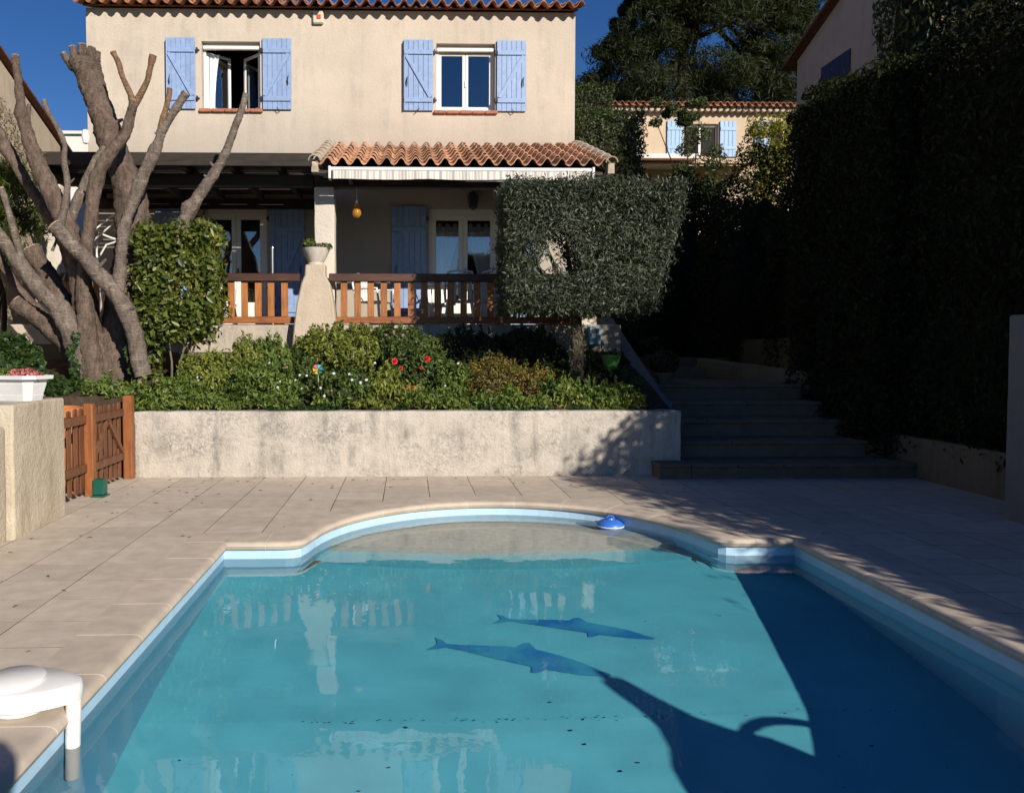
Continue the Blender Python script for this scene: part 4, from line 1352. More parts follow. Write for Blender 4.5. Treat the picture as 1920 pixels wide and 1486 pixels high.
gt = empty('garden_gate', (-3.45, 9.0, 0), 'brown wooden picket gate with a V brace and an orange end post', 'gate')
gy_ = [8.52, 8.66, 8.80, 8.94, 9.08, 9.22, 9.36]
pickets(gt, gy_, -3.47, .05, [.95, .945, .95, .955, .945, .95, .95], .036)
MB().cbox(-3.459, -3.425, 8.46, 9.42, .25, .335, .005).build('rail', M['gate_wood'], gt)
MB().cbox(-3.459, -3.425, 8.46, 9.42, .78, .865, .005).build('rail', M['gate_wood'], gt)
for ya, yb in ((8.50, 8.94), (9.40, 8.95)):
    p = Vector((ya, .335)); q = Vector((yb, .78)); d = (q-p).normalized(); n_ = Vector((-d.y, d.x))*.035
    vs = []
    for xx in (-3.458, -3.43):
        for pt in (p-n_, p+n_, q+n_, q-n_): vs.append((xx, pt.x, max(.336, min(.779, pt.y))))
    MB().add(vs, [(0,1,2,3),(7,6,5,4),(0,4,5,1),(1,5,6,2),(2,6,7,3),(3,7,4,0)]).build('brace', M['gate_wood'], gt)
MB().cbox(-3.47, -3.36, 9.47, 9.58, -.02, 1.02, .012).build('post', M['gate_post'], gt)
gb = empty('green_box', (-3.33, 8.38, 0), 'small translucent green box on the deck against the gate post', 'box')
MB().cbox(-3.37, -3.25, 8.30, 8.42, .02, .19, .012).build('case', M['green_plastic'], gb)
MB().cbox(-3.385, -3.235, 8.285, 8.435, .003, .02, .004).build('base', M['green_plastic'], gb)
tp = MB().lathe([(.16,0),(.17,.02),(.22,.5),(.25,.93),(.285,.935),(.285,1.03),(.25,1.035),(.24,.97),(.001,.96)], (-3.92,8.75,-.10), 28).build('terracotta_planter', M['terracotta'], smooth=40)
tag(tp, 'tall terracotta pot standing behind the picket fence', 'flower pot')

# white trough with succulents on the wall block
Mx = Matrix.Translation((-3.56, 7.0, 1.127)) @ Matrix.Rotation(R(-16), 4, 'Z')
wt = empty('white_planter', (-3.56, 7.0, 1.127), 'white tapered plastic trough with pink and green succulents on the wall block', 'planter')
def ring(hx, hy, c, z): return [Mx @ Vector(p) for p in ((-hx+c,-hy,z),(hx-c,-hy,z),(hx,-hy+c,z),(hx,hy-c,z),(hx-c,hy,z),(-hx+c,hy,z),(-hx,hy-c,z),(-hx,-hy+c,z))]
mb = MB()
rs = [ring(.29,.11,.05,0), ring(.305,.12,.055,.05), ring(.303,.118,.055,.055), ring(.325,.14,.06,.15), ring(.323,.138,.06,.155), ring(.335,.148,.065,.19), ring(.375,.18,.075,.192), ring(.378,.182,.075,.225), ring(.35,.155,.07,.226), ring(.34,.145,.065,.2)]
for r_ in rs: mb.v += r_
for i in range(len(rs)-1):
    for k in range(8):
        l = (k+1) % 8; mb.f.append((i*8+k, i*8+l, i*8+8+l, i*8+8+k))
mb.f.append(tuple(reversed(range(8)))); mb.f.append(tuple((len(rs)-1)*8+k for k in range(8)))
mb.build('trough', M['grey_plastic'], wt)
p1, n1 = ell_pts(700, Mx @ Vector((-.12, 0, .22)), (.2,.11,.07), zcut=1.3)
leaves('leaves', wt, M['bed1'], p1, n1, .035, .012, up=1.0)
p1, n1 = ell_pts(420, Mx @ Vector((.18, -.01, .21)), (.17,.12,.07), zcut=1.3)
leaves('succulent', wt, M['succ'], p1, n1, .034, .024)

# ------------------------------------------------------------------ the pruned tree
def spline(pts, k=5):
    out = []
    n = len(pts)
    for i in range(n-1):
        p0, p1, p2, p3 = [pts[max(0, min(n-1, j))] for j in (i-1, i, i+1, i+2)]
        for s in range(k):
            t = s/k
            q = [0.5*((2*b)+(-a+c)*t+(2*a-5*b+4*c-d)*t*t+(-a+3*b-3*c+d)*t**3) for a, b, c, d in zip(p0, p1, p2, p3)]
            out.append(q)
    out.append(list(pts[-1]))
    return out
tree = empty('pruned_tree', (-4.1, 10.6, 1.1), 'hard pruned bare tree with many thick grey brown cut limbs', 'tree')
def limb(pl, name='limb', mat=None, seg=14, rough=.08, knots=()):
    """pl: (photo x, photo y, photo width, depth)"""
    raw = []
    for x, y, w, Y in pl:
        p = at(x, y, Y); raw.append((p.x, p.y, p.z, w*.5*Y/_F))
    sp_ = spline(raw, 12)
    seg = int(seg*1.5)
    mb = MB()
    mb.tube([q[:3] for q in sp_], [max(.004, q[3]) for q in sp_], seg)
    n_ = len(sp_)
    vs = []
    for i, v in enumerate(mb.v):
        r_ = i//seg
        c_ = Vector(sp_[min(r_, n_-1)][:3]); v = Vector(v); d = v-c_
        k = 1 + rough*2.2*noise.noise(v*5.0) + rough*1.5*noise.noise(v*13) + rough*.9*noise.noise(v*30) + rough*.35*math.sin(r_*2.1+3*noise.noise(v*6))
        if noise.noise(c_*3.1+Vector((3, 7, 1))) > .42: k += .10
        for kx, ky, kY, kr, ka in knots:
            kp = at(kx, ky, kY); dd = (v-kp).length
            k += ka*math.exp(-(dd/kr)**2)
        vs.append(tuple(c_+d*k))
    mb.v = vs
    o_ = mb.build(name, mat or M['bark'], tree, smooth=60)
    if name != 'trunk' and pl[-1][1] > 60 and pl[-1][0] > -10 and pl[-1][2] > 7:
        # sawn end: a pale disc with a dark ring of bark left standing
        e_ = Vector(sp_[-1][:3]); d_ = (e_-Vector(sp_[-3][:3])).normalized(); q_ = d_.to_track_quat('Z', 'Y').to_matrix().to_4x4(); rr = sp_[-1][3]
        MB().lathe([(rr*1.03, -.012), (rr*1.03, .003), (rr*.86, .003), (rr*.8, -.002), (.0005, .001)], tuple(e_), 14, q_).build('saw_cut', M['saw_cut'], o_)
    return o_
# trunk base: flared, lobed
limb([(222,735,95,10.75),(220,700,78,10.75),(222,640,66,10.8),(232,560,62,10.85),(246,480,60,10.9),(250,420,60,10.95),(242,360,54,11.0),(226,310,48,11.0),(206,262,46,11.0),(190,210,45,11.0),(174,160,44,11.0),(163,135,46,11.0),(158,116,50,11.0),(157,108,30,11.0)], 'trunk', seg=20, rough=.07, knots=((222,232,10.9,.1,.35),(206,205,10.9,.06,.25)))
for pts in ([(140,128,16,10.95),(130,117,13,10.95),(118,100,11,10.93)], [(147,122,16,10.95),(140,105,14,10.9),(135,88,12,10.9)], [(157,120,18,10.95),(155,102,16,10.9),(154,84,14,10.9)], [(170,120,18,10.95),(171,105,15,10.9),(172,89,13,10.9)], [(178,122,14,11.0),(181,110,12,11.02),(184,97,10,11.02)]):
    limb(pts, 'stub', seg=10)
# front limb with the Y fork
limb([(182,735,50,10.45),(172,690,44,10.45),(163,620,34,10.4),(158,540,29,10.4),(163,460,25,10.4),(171,400,24,10.4),(182,335,24,10.4),(205,290,23,10.4),(232,255,20,10.4),(245,215,17,10.4),(252,188,16,10.4)], mat=M['bark'])
limb([(250,200,15,10.4),(244,175,11,10.4),(230,145,10,10.42),(222,118,10,10.44),(212,98,11,10.45)], 'branch', M['bark_cut'], seg=10)
limb([(252,196,15,10.4),(262,180,12,10.4),(276,152,11,10.38),(281,130,11,10.36),(287,104,12,10.35)], 'branch', M['bark_cut'], seg=10)
# left upright limb with ringed bark
limb([(190,735,60,10.6),(180,690,52,10.6),(168,620,44,10.6),(152,530,38,10.6),(136,455,36,10.6),(112,395,34,10.6),(90,350,33,10.6),(68,300,30,10.6),(52,255,24,10.6),(42,215,21,10.6),(38,185,16,10.6),(33,145,14,10.6),(28,104,14,10.6)], mat=M['bark'], knots=((36,210,10.55,.07,.5),))
limb([(50,238,12,10.62),(52,222,9,10.62),(55,196,7,10.62)], 'twig', M['bark_ring'], seg=8)
# thin shoot with the orange tip
limb([(105,445,18,10.35),(116,410,15,10.35),(124,370,13,10.35),(126,338,12,10.35),(120,305,11,10.35),(121,275,10,10.35),(112,248,9,10.35),(97,222,8,10.35),(86,200,8,10.35),(83,188,9,10.35)], 'branch', M['bark_ring'], seg=10)
# cut limb leaning across the front
limb([(268,705,30,10.2),(262,680,30,10.2),(255,640,30,10.2),(240,590,32,10.15),(214,548,31,10.15),(180,507,29,10.15),(145,470,27,10.15),(118,440,27,10.15),(101,424,28,10.15)], mat=M['bark_ring'], knots=((103,427,10.15,.06,.15),))
# slender right limb with two tips
limb([(222,545,26,10.2),(226,490,22,10.2),(232,430,20,10.2),(247,385,20,10.2),(262,345,22,10.2),(280,305,22,10.2),(296,270,19,10.2),(303,245,15,10.2)], mat=M['bark_ring'])
limb([(302,250,14,10.2),(306,222,11,10.2),(312,200,11,10.2),(317,180,9,10.2),(318,166,9,10.2)], 'branch', M['bark_cut'], seg=10)
limb([(303,248,15,10.2),(312,232,14,10.2),(328,206,14,10.18),(350,174,15,10.16)], 'branch', M['bark_ring'], seg=10)
# right hand limb rising behind the clipped shrub
limb([(262,735,40,10.95),(282,640,32,10.95),(312,540,28,10.95),(334,450,26,10.95),(352,402,25,10.95),(370,372,22,10.95),(392,340,20,10.95),(412,308,17,10.95),(426,280,15,10.95),(440,240,13,10.95),(452,210,12,10.95),(461,176,11,10.95)], mat=M['bark_ring'], knots=((350,388,10.92,.09,.55),))
# limbs to the left
limb([(165,735,50,10.5),(150,670,44,10.45),(133,615,40,10.4),(113,582,38,10.38),(86,556,30,10.36),(60,525,27,10.34),(30,485,25,10.32),(0,446,24,10.3),(-40,400,22,10.28)], mat=M['bark_ring'], knots=((120,572,10.3,.1,.22),))
limb([(42,500,15,10.3),(36,470,13,10.3),(26,432,12,10.3),(15,392,11,10.3),(2,352,10,10.3)], 'branch', M['bark_ring'], seg=10)
limb([(160,700,40,10.65),(135,650,44,10.65),(100,617,40,10.62),(65,592,34,10.6),(28,566,27,10.58)], mat=M['bark'])
limb([(190,720,46,10.9),(160,650,40,10.95),(125,580,34,11.0),(95,525,32,11.0),(70,485,32,11.0),(58,466,33,11.0)], mat=M['bark'])
limb([(165,640,30,11.05),(140,520,24,11.1),(110,435,22,11.1),(78,385,19,11.1),(40,325,20,11.1),(0,258,24,11.1),(-40,190,24,11.1)], mat=M['bark'])
limb([(130,640,26,11.2),(75,590,24,11.2),(30,540,22,11.2),(0,490,20,11.2),(-40,420,20,11.2)], mat=M['bark'])
limb([(120,440,20,10.75),(140,392,19,10.78),(162,340,18,10.8),(182,300,17,10.85),(205,270,16,10.9)], 'branch', M['bark_ring'], seg=10)
# dry twigs and stubs left on the limbs
for (x, y, Y, dx, dy, r_) in ((60,640,10.4,-14,-16,5),(98,470,10.3,8,-22,4),(402,318,10.93,-9,-14,5),(390,338,10.93,-8,-10,5),(285,300,10.2,10,-14,4),(238,250,10.4,-12,-12,4),(130,345,10.35,9,-10,3),(216,232,10.9,14,-8,6),(300,262,10.2,-10,-14,4),(72,300,10.6,12,-14,5),(178,330,10.4,-12,-10,4),(186,500,10.1,12,-14,5),(440,242,10.95,8,-8,3),(238,585,10.1,14,-10,5)):
    a_ = at(x, y, Y); b_ = at(x+dx, y+dy, Y-.04)
    MB().tube([tuple(a_), tuple(a_.lerp(b_, .5)+Vector((.01, 0, .01))), tuple(b_)], [r_*.0055, r_*.0045, r_*.003], 7).build('twig', M['bark_ring'], tree, smooth=60)
# ivy on the trunk foot
iv = []; 
for k in range(2):
    for t in np.linspace(0, 1, 60):
        q = at((245 if k == 0 else 137)+6*math.sin(t*9)+rnd.uniform(-7, 7), 700-75*t, 10.25 if k == 0 else 10.2); iv.append(q)
iv = np.array(iv)
leaves('ivy_leaves', tree, M['ivy'], iv, np.tile([[.2, -1, .2]], (len(iv), 1)), .075, .07, spread=.35)

# ------------------------------------------------------------------ clipped square shrub
cs = empty('clipped_shrub', (-3.1, 10.7, 1.1), 'square clipped shrub with glossy yellow green leaves and bare stems', 'shrub')
p1, n1 = box_pts(6800, (-3.59, 10.3, 2.0), (-2.57, 11.0, 3.2), .13, .05, ('x0','x1','y0','z1','z0'), lump=.055, ls=7.)
p2, n2 = box_pts(2400, (-3.56, 10.35, 1.72), (-2.72, 11.0, 2.1), .14, .06, ('x0','x1','y0','z0'), lump=.09)
k2 = (p2[:, 2]-1.6)*2.2 + rng.uniform(-.2, .4, len(p2)) > .25
p3, n3 = ell_pts(260, (-3.5, 10.6, 1.55), (.2, .2, .35))
P = np.concatenate([p1, p2[k2], p3]); Nn = np.concatenate([n1, n2[k2], n3])
leaves('foliage', cs, M['clip'], P, Nn, .095, .05, spread=.65, lv=.45)
for x0, y0, x1, y1 in ((330,706,345,640),(348,706,362,590),(322,708,318,650),(352,704,372,600),(385,690,395,620)):
    a = at(x0, y0, 10.55); b = at(x1, y1, 10.6); c = b+Vector((rnd.uniform(-.1,.1), .05, .5))
    MB().tube(spline([(*a,), (*((a+b)/2+Vector((.015, 0, 0))),), (*b,), (*c,)], 3), [.017]*3+[.015]*3+[.012]*3+[.008], 7).build('stem', M['stem'], cs, smooth=60)

# ------------------------------------------------------------------ olive tree clipped to a block
ot = empty('olive_tree', (2.38, 10.8, 1.02), 'olive tree with its grey green crown clipped into a block above the retaining wall', 'tree')
tr = [(1083,735,26),(1081,700,27),(1082,660,24),(1081,620,22),(1080,580,22),(1084,540,20),(1090,500,18)]
raw = [(*at(x, y, 10.8), w*.5*10.8/_F) for x, y, w in tr]
sp_ = spline(raw, 5); mb = MB().tube([q[:3] for q in sp_], [q[3] for q in sp_], 14)
mb.v = [tuple(Vector(v)+Vector((noise.noise(Vector(v)*9), noise.noise(Vector(v)*9+Vector((5,0,0))), 0))*.018) for v in mb.v]
mb.build('trunk', M['olive_bark'], ot, smooth=60)
for k in range(9):
    a = at(1084+rnd.uniform(-3, 3), 590-8*k, 10.8)
    ex = (-1.05, -.8, -.5, -.2, .1, .4, .7, 1.0, .2)[k]; 
    mb = MB(); b = a+Vector((ex*.5, rnd.uniform(-.35, .35), .45+.03*k)); c = a+Vector((ex, rnd.uniform(-.4, .4), .75+.05*k))
    mb.tube(spline([tuple(a), tuple(b), tuple(c)], 5), [.05-.0035*i for i in range(11)], 8)
    for j in range(3):
        d = b.lerp(c, .3*j+.1); mb.tube([tuple(d), tuple(d+Vector((rnd.uniform(-.3,.3), rnd.uniform(-.35,.35), rnd.uniform(.15,.4))))], [.016, .005], 5)
    mb.build('limb', M['olive_bark'], ot, smooth=60)
xa, xb, ya, yb, z0, z1 = 1.34, 3.74, 10.25, 11.4, 2.10, 3.84
P, Nn = box_pts(88000, (xa, ya, z0), (xb, yb, z1), .16, .04, lump=.085, ls=6.5)
t = (P[:, 2]-z0)/(z1-z0)
lim = xb - .42*np.clip(1-t, 0, 1) + .02
keep = P[:, 0] < lim+rng.normal(0, .05, len(P))
sk = P[:, 0] > lim-.25
# openings low on the left where the limbs show through
for hx, hy, hr in ((1048,470,30),(1066,496,25),(1022,500,19),(1050,445,14),(985,470,10),(1115,480,9)):
    h = at(hx, hy, 10.4)
    d = np.hypot(P[:, 0]-h.x, P[:, 2]-h.z)
    keep &= ~((d < hr*10.4/_F*rng.uniform(.5, 1.15, len(P))))
xx = rng.uniform(0, 1, len(P))
leaves('crown', ot, M['olive'], P[keep], Nn[keep], .07, .018, spread=.9, up=.7, fold=.15)
P2, N2 = ell_pts(700, (2.36, 10.72, 1.55), (.12, .12, .5), inner=.7)
leaves('trunk_shoots', ot, M['olive'], P2, N2, .045, .012)

# ------------------------------------------------------------------ flower bed planting
def daisy_mesh(name, r_, petals, mat):
    mb = MB()
    for k in range(petals):
        a = 2*PI*k/petals; w = PI/petals*.85
        mb.add([(0,0,.002),(r_*.6*math.cos(a-w),r_*.6*math.sin(a-w),.004),(r_*math.cos(a),r_*math.sin(a),.0),(r_*.6*math.cos(a+w),r_*.6*math.sin(a+w),.004)], [(0,1,2,3)])
    mb.lathe([(r_*.25,0),(r_*.22,.006),(.0005,.009)], (0,0,.002), 8)
    me = mb.mesh(name); me.materials.append(mat)
    return me
DW = daisy_mesh('white_daisy', .019, 9, M['white_petal']); DP = daisy_mesh('pink_daisy', .02, 9, M['pink'])
def red_mesh():
    mb = MB()
    for k in range(8):
        a = 2*PI*k/8
        for j in range(3):
            r_ = .055-.014*j; h = .006+.018*j; w = .46
            mb.add([(0,0,0),(r_*.7*math.cos(a-w),r_*.7*math.sin(a-w),h),(r_*math.cos(a+j*.5),r_*math.sin(a+j*.5),h*.6),(r_*.7*math.cos(a+w),r_*.7*math.sin(a+w),h)], [(0,1,2,3)])
    me = mb.mesh('red_flower'); me.materials.append(M['red_petal'])
    return me
RF = red_mesh()
def flower(parent, me, p, name, s=1.):
    o = bpy.data.objects.new(name, me); C.objects.link(o)
    o.location = p; o.scale = (s, s, s)
    d = Vector((rnd.uniform(-.3,.4), -1, rnd.uniform(.1, .9)))
    o.rotation_euler = d.to_track_quat('Z', 'Y').to_euler()
    set_parent(o, parent)
def shrub(name, label, cx, top, hw, Y, mat, base=None, n=None, L=.072, W=.027, up=.8, fl_=(), dense=1.0, cat='shrub', squash=1.0, dep=None, inner=.45, lumps=.3):
    """a mounded garden plant, placed by where its top and half width stand in the bed"""
    t = at(cx, top, Y); r_ = hw*Y/_F
    zb = (base if base is not None else soil_z(t.x, Y)) - .03
    h = t.z-zb
    c = (t.x, Y, zb+h*.42)
    rad = (r_, dep or r_*.8, h*.6)
    n = n or int(6500*dense*(r_*h*2+.15))
    root = empty(name, (t.x, Y, zb), label, cat)
    P, Nn = ell_pts(n, c, rad, inner, lumps, 7., rnd.uniform(0, 9), zcut=zb)
    # upright tips that break the outline
    m_ = max(8, int(n/90))
    tipu = unit(rng.normal(0, 1, (m_, 3))); tipu[:, 2] = np.abs(tipu[:, 2])
    tp_ = np.array(c) + tipu*np.array(rad)*.95
    T = []; TN = []
    for q in tp_:
        k = rng.integers(10, 22); hh = rng.uniform(.05, .16)
        tt = rng.uniform(0, 1, (k, 1))
        T.append(q + np.array([[0, 0, 1]])*tt*hh + rng.normal(0, .014, (k, 3))); TN.append(rng.normal(0, 1, (k, 3)))
    P = np.concatenate([P]+T); Nn = np.concatenate([Nn]+TN)
    leaves('foliage', root, mat, P, Nn, L, W, spread=.7, up=up)
    core = MB().lathe([(.001, 0), (.55, .02), (.75, .25), (.72, .5), (.5, .74), (.2, .86), (.001, .88)], (0, 0, 0), 10)
    core.v = [(c[0]+x*rad[0], c[1]+y*rad[1], zb+z*h*.95) for x, y, z in core.v]
    core.build('twigs', M['dark_bark'], root, smooth=180)
    for px_, py_, me, nm, s in fl_:
        q = at(px_, py_, Y-rad[1]*.9)
        flower(root, me, q, nm, s)
    return root
def fls(n, x0, x1, y0, y1, me, nm): return [(rnd.uniform(x0, x1), rnd.uniform(y0, y1), me, nm, rnd.uniform(.7, 1.1)) for _ in range(n)]
wd, pdz = 'white_flower', 'pink_flower'
shrub('bushy_plant', 'fresh green leafy mound at the foot of the clipped shrub', 318, 712, 62, 10.05, M['bed1'], fl_=[(262,716,DP,pdz,1.1),(294,713,DP,pdz,1.1),(306,734,DW,wd,1.),(263,716,DP,pdz,.8)])
shrub('bushy_plant', 'broad green mound to the right of the clipped shrub with a few pale flowers', 395, 668, 62, 10.5, M['bed4'], fl_=fls(4, 350, 450, 690, 740, DW, wd)+fls(2, 350, 440, 700, 740, DP, pdz))
shrub('upright_plant', 'upright light green plant with spiky shoots below the left railing', 462, 640, 32, 10.9, M['bed4'], up=2.0)
shrub('upright_plant', 'second upright light green plant nearest the pedestal foot', 508, 636, 34, 11.0, M['bed1'], up=2.0)
shrub('bushy_plant', 'green flowering mound in front of the two upright plants', 490, 684, 70, 10.3, M['bed1'], fl_=fls(4, 500, 600, 700, 740, DW, wd)+[(538,688,DP,pdz,.9),(505,680,DW,wd,.8),(562,703,DW,wd,1.),(575,704,DW,wd,1.)])
shrub('bushy_plant', 'dark grey green plant beside the pinwheel', 566, 676, 44, 10.6, M['bed2'])
shrub('bushy_plant', 'grey green bush hugging the left foot of the pedestal', 575, 652, 36, 11.4, M['bed2'])
shrub('rounded_bush', 'large rounded bright green bush at the foot of the pedestal', 640, 615, 84, 11.5, M['bed4'], L=.075, W=.028, dense=1.0)
shrub('rounded_bush', 'large green bush with pale pink flowers under the right railing', 742, 618, 86, 11.7, M['bed2'], fl_=[(724,628,DP,pdz,1.1),(738,622,DP,pdz,1.1),(755,628,DP,pdz,1.1),(780,641,DP,pdz,1.)], L=.075, W=.028)
shrub('hibiscus', 'dark leaved bush with red flowers in the middle of the bed', 778, 652, 66, 10.95, M['bed2'], fl_=[(740,677,RF,'red_flower',.9),(801,673,RF,'red_flower',1.0),(824,703,RF,'red_flower',.7),(752,690,RF,'red_flower',.6),(790,690,RF,'red_flower',.55)], L=.06, W=.035, up=.2)
shrub('bushy_plant', 'bright green spiky mound in front of the red flowered bush', 722, 698, 38, 10.15, M['bed4'], up=2.0)
shrub('bushy_plant', 'green mound with white daisies left of the bright spiky mound', 650, 700, 52, 10.1, M['bed2'], fl_=[(601,727,DW,wd,1.1),(608,742,DW,wd,1.2),(626,700,DW,wd,1.2),(655,701,DW,wd,1.),(660,712,DW,wd,1.1),(676,717,DW,wd,1.2),(687,712,DW,wd,1.2),(622,732,DP,pdz,.9),(703,680,DW,wd,1.)])
shrub('bushy_plant', 'small light green clump right of the red flowered bush', 852, 690, 36, 10.4, M['bed1'], fl_=[(859,681,DW,wd,1.),(834,723,DW,wd,1.1)])
shrub('autumn_shrub', 'yellow orange tinted shrub left of the olive trunk', 925, 676, 62, 10.4, M['bed3'], L=.04, W=.018, fl_=[(975,750,DP,pdz,.9)])
shrub('autumn_shrub', 'smaller yellow green shrub touching the orange shrub', 1000, 694, 42, 10.35, M['bed3'], L=.04, W=.018, fl_=[(985,752,DP,pdz,1.1)])
shrub('bushy_plant', 'green mound at the foot of the olive trunk', 1052, 712, 44, 10.2, M['bed1'])
shrub('bushy_plant', 'green weedy clump right of the olive trunk near the wall end', 1135, 722, 58, 10.15, M['bed1'], up=1.6)
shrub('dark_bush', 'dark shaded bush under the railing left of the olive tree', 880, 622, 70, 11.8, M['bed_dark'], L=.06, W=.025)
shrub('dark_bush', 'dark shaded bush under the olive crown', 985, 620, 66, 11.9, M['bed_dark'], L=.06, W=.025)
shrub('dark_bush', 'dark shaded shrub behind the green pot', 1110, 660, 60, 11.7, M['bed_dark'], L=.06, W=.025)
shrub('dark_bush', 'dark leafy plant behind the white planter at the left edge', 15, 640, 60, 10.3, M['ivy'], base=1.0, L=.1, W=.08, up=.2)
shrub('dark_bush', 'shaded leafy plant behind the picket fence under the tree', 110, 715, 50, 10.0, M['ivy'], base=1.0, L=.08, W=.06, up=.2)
shrub('bushy_plant', 'green trailing plant at the tree foot above the gate', 205, 716, 60, 10.0, M['bed1'], base=.95)
# low carpet along the wall top, in drifts of three plants
for gi, (gm, n_, lb) in enumerate(((M['bed1'], 7000, 'low fresh green ground cover spilling along the top of the retaining wall'), (M['bed4'], 3600, 'patches of yellow green ground cover among the fresh green along the wall top'), (M['ivy'], 2400, 'dark round leaved ground cover at the lip of the retaining wall'))):
    px_ = rng.uniform(-3.42, 3.05, n_); py_ = 9.74+np.abs(rng.normal(0, .26, n_))
    w_ = np.sin(px_*2.3+gi*2.1)+.7*np.sin(px_*5.1+gi*4.)+.4*np.sin(px_*11+gi)
    k_ = (w_ > (-.5 if gi == 0 else .1))
    if gi == 2: py_ = 9.70+np.abs(rng.normal(0, .06, n_))
    hgt = (.13+.08*np.sin(px_*6.3+gi)+.05*np.sin(px_*15+gi*2))*rng.uniform(.1, 1, n_)
    if gi == 2: hgt *= .35
    pz_ = .81+hgt+(py_-9.72)*.27
    pz_[px_ > 2.3] -= .04
    P = np.stack([px_, py_, pz_], 1)[k_]
    gc = leaves('ground_cover', None, gm, P, np.tile([[0, -.5, 1.]], (len(P), 1)), .07 if gi < 2 else .05, .026 if gi < 2 else .045, spread=.9, up=.9)
    tag(gc, lb, 'ground cover', kind='stuff')
n_ = 7000
px_ = rng.uniform(-3.4, 3.3, n_); py_ = rng.uniform(10.0, 12.3, n_)
pz_ = .80+.28*(py_-9.82)+.10*rng.uniform(0, 1, n_)*(1+np.sin(px_*4+py_*3))
gc = leaves('ground_cover', None, M['bed2'], np.stack([px_, py_, pz_], 1), np.tile([[0, -.5, 1.]], (n_, 1)), .065, .026, spread=.9, up=.8)
tag(gc, 'darker green ground cover between the bushes of the bed', 'ground cover', kind='stuff')
# dry leaves blown onto the paving
fl2 = MB()
for k in range(90):
    x = rnd.uniform(-3.2, 4.5); y = 9.5-abs(rnd.gauss(0, .5)) if k < 60 else rnd.uniform(4, 9)
    if k >= 60: x = rnd.uniform(-3.2, -1.9)
    if y < outer_y(x)+.05 and -1.85 < x < 3.6: continue
    a = rnd.uniform(0, PI); s_ = rnd.uniform(.008, .02)
    fl2.add([(x+s_*1.6*math.cos(a+t)*(1 if i % 2 == 0 else .4), y+s_*1.6*math.sin(a+t)*(1 if i % 2 == 0 else .4), .004+.006*(i % 2)) for i, t in enumerate((0, PI/2, PI, 3*PI/2))], [(0, 1, 2, 3)])
tag(fl2.build('fallen_leaves', M['dry_vine']), 'small dry leaves blown over the paving', 'fallen leaves', kind='stuff')
# toy pinwheel
q = at(596, 692, 10.05)
pw = empty('toy_pinwheel', tuple(q-Vector((0, 0, .3))), 'small multicoloured toy pinwheel stuck in the flower bed', 'pinwheel')
MB().tube([tuple(q-Vector((0, -.12, .40))), tuple(q+Vector((0, .01, 0)))], .003, 6).build('stick', M['white_plastic'], pw)
cols = [(.65, .05, .03), (.65, .3, .03), (.6, .5, .05), (.06, .35, .1), (.05, .3, .6), (.1, .45, .65)]
for k, c_ in enumerate(cols):
    a = 2*PI*k/6+1.9; b = a+.75
    m_ = plain('pinwheel_vane', c_, .35, .05, 10)
    r_ = .068
    MB().add([tuple(q), tuple(q+Vector((r_*math.cos(a), -.004, r_*math.sin(a)))), tuple(q+Vector((r_*.95*math.cos(b), -.022, r_*.95*math.sin(b)))), tuple(q+Vector((r_*.45*math.cos(b), -.026, r_*.45*math.sin(b))))], [(0,1,2,3)]).build('vane', m_, pw)
# orange broken pot piece in the bed
q = at(768, 722, 10.2)
tag(MB().lathe([(.13,0),(.15,.02),(.16,.08),(.14,.085),(.12,.03),(.001,.025)], (q.x, 10.3, q.z-.10), 20).build('pot_saucer', M['terracotta'], smooth=40), 'flat terracotta saucer lying in the bed below the red flowers', 'saucer')
# pots and box near the steps
q = at(1145, 690, 11.3)
gp = MB().lathe([(.09,0),(.10,.01),(.13,.18),(.145,.185),(.145,.21),(.12,.21),(.11,.17),(.001,.165)], (q.x, 11.3, q.z-.02), 22).tube([(q.x, 11.3, q.z-.5), (q.x, 11.3, q.z-.02)], .02, 6).build('green_pot', M['lime_plastic'], smooth=40)
tag(gp, 'lime green flower pot on a stake in the shade beside the parapet', 'flower pot')
bb = empty('meter_box', (2.99, 12.36, 1.66), 'pale blue box fixed to the terrace base wall behind the olive trunk', 'box')
MB().cbox(2.90, 3.08, 12.26, 12.375, 1.66, 1.95, .01).build('case', M['box_blue'], bb)
MB().cbox(2.93, 3.05, 12.25, 12.262, 1.84, 1.91, .003).build('window', M['dark_metal'], bb)
for x, y, Y, r_, lb in ((1222, 620, 14.4, .13, 'shaded flower pot on the path beyond the parapet'), (1245, 690, 12.0, .14, 'dark potted plant standing on the landing at the top of the steps')):
    q = at(x, y, Y)
    zf = 1.05 if Y < 14 else 1.242
    pr = empty('potted_plant', (q.x, Y, zf), lb, 'potted plant')
    zt = zf+.24 if Y > 13 else 1.22
    MB().lathe([(r_*.7,0),(r_*.72,.02),(r_,zt-zf-.04),(r_*1.1,zt-zf-.04),(r_*1.1,zt-zf),(r_*.9,zt-zf),(r_*.85,zt-zf-.05),(.001,zt-zf-.05)], (q.x, Y, zf), 20).build('pot', M['low_wall'], pr, smooth=40)
    P, Nn = ell_pts(500, (q.x, Y, zt+.15), (.24,.2,.2))
    leaves('leaves', pr, M['bed_dark'], P, Nn, .07, .035)
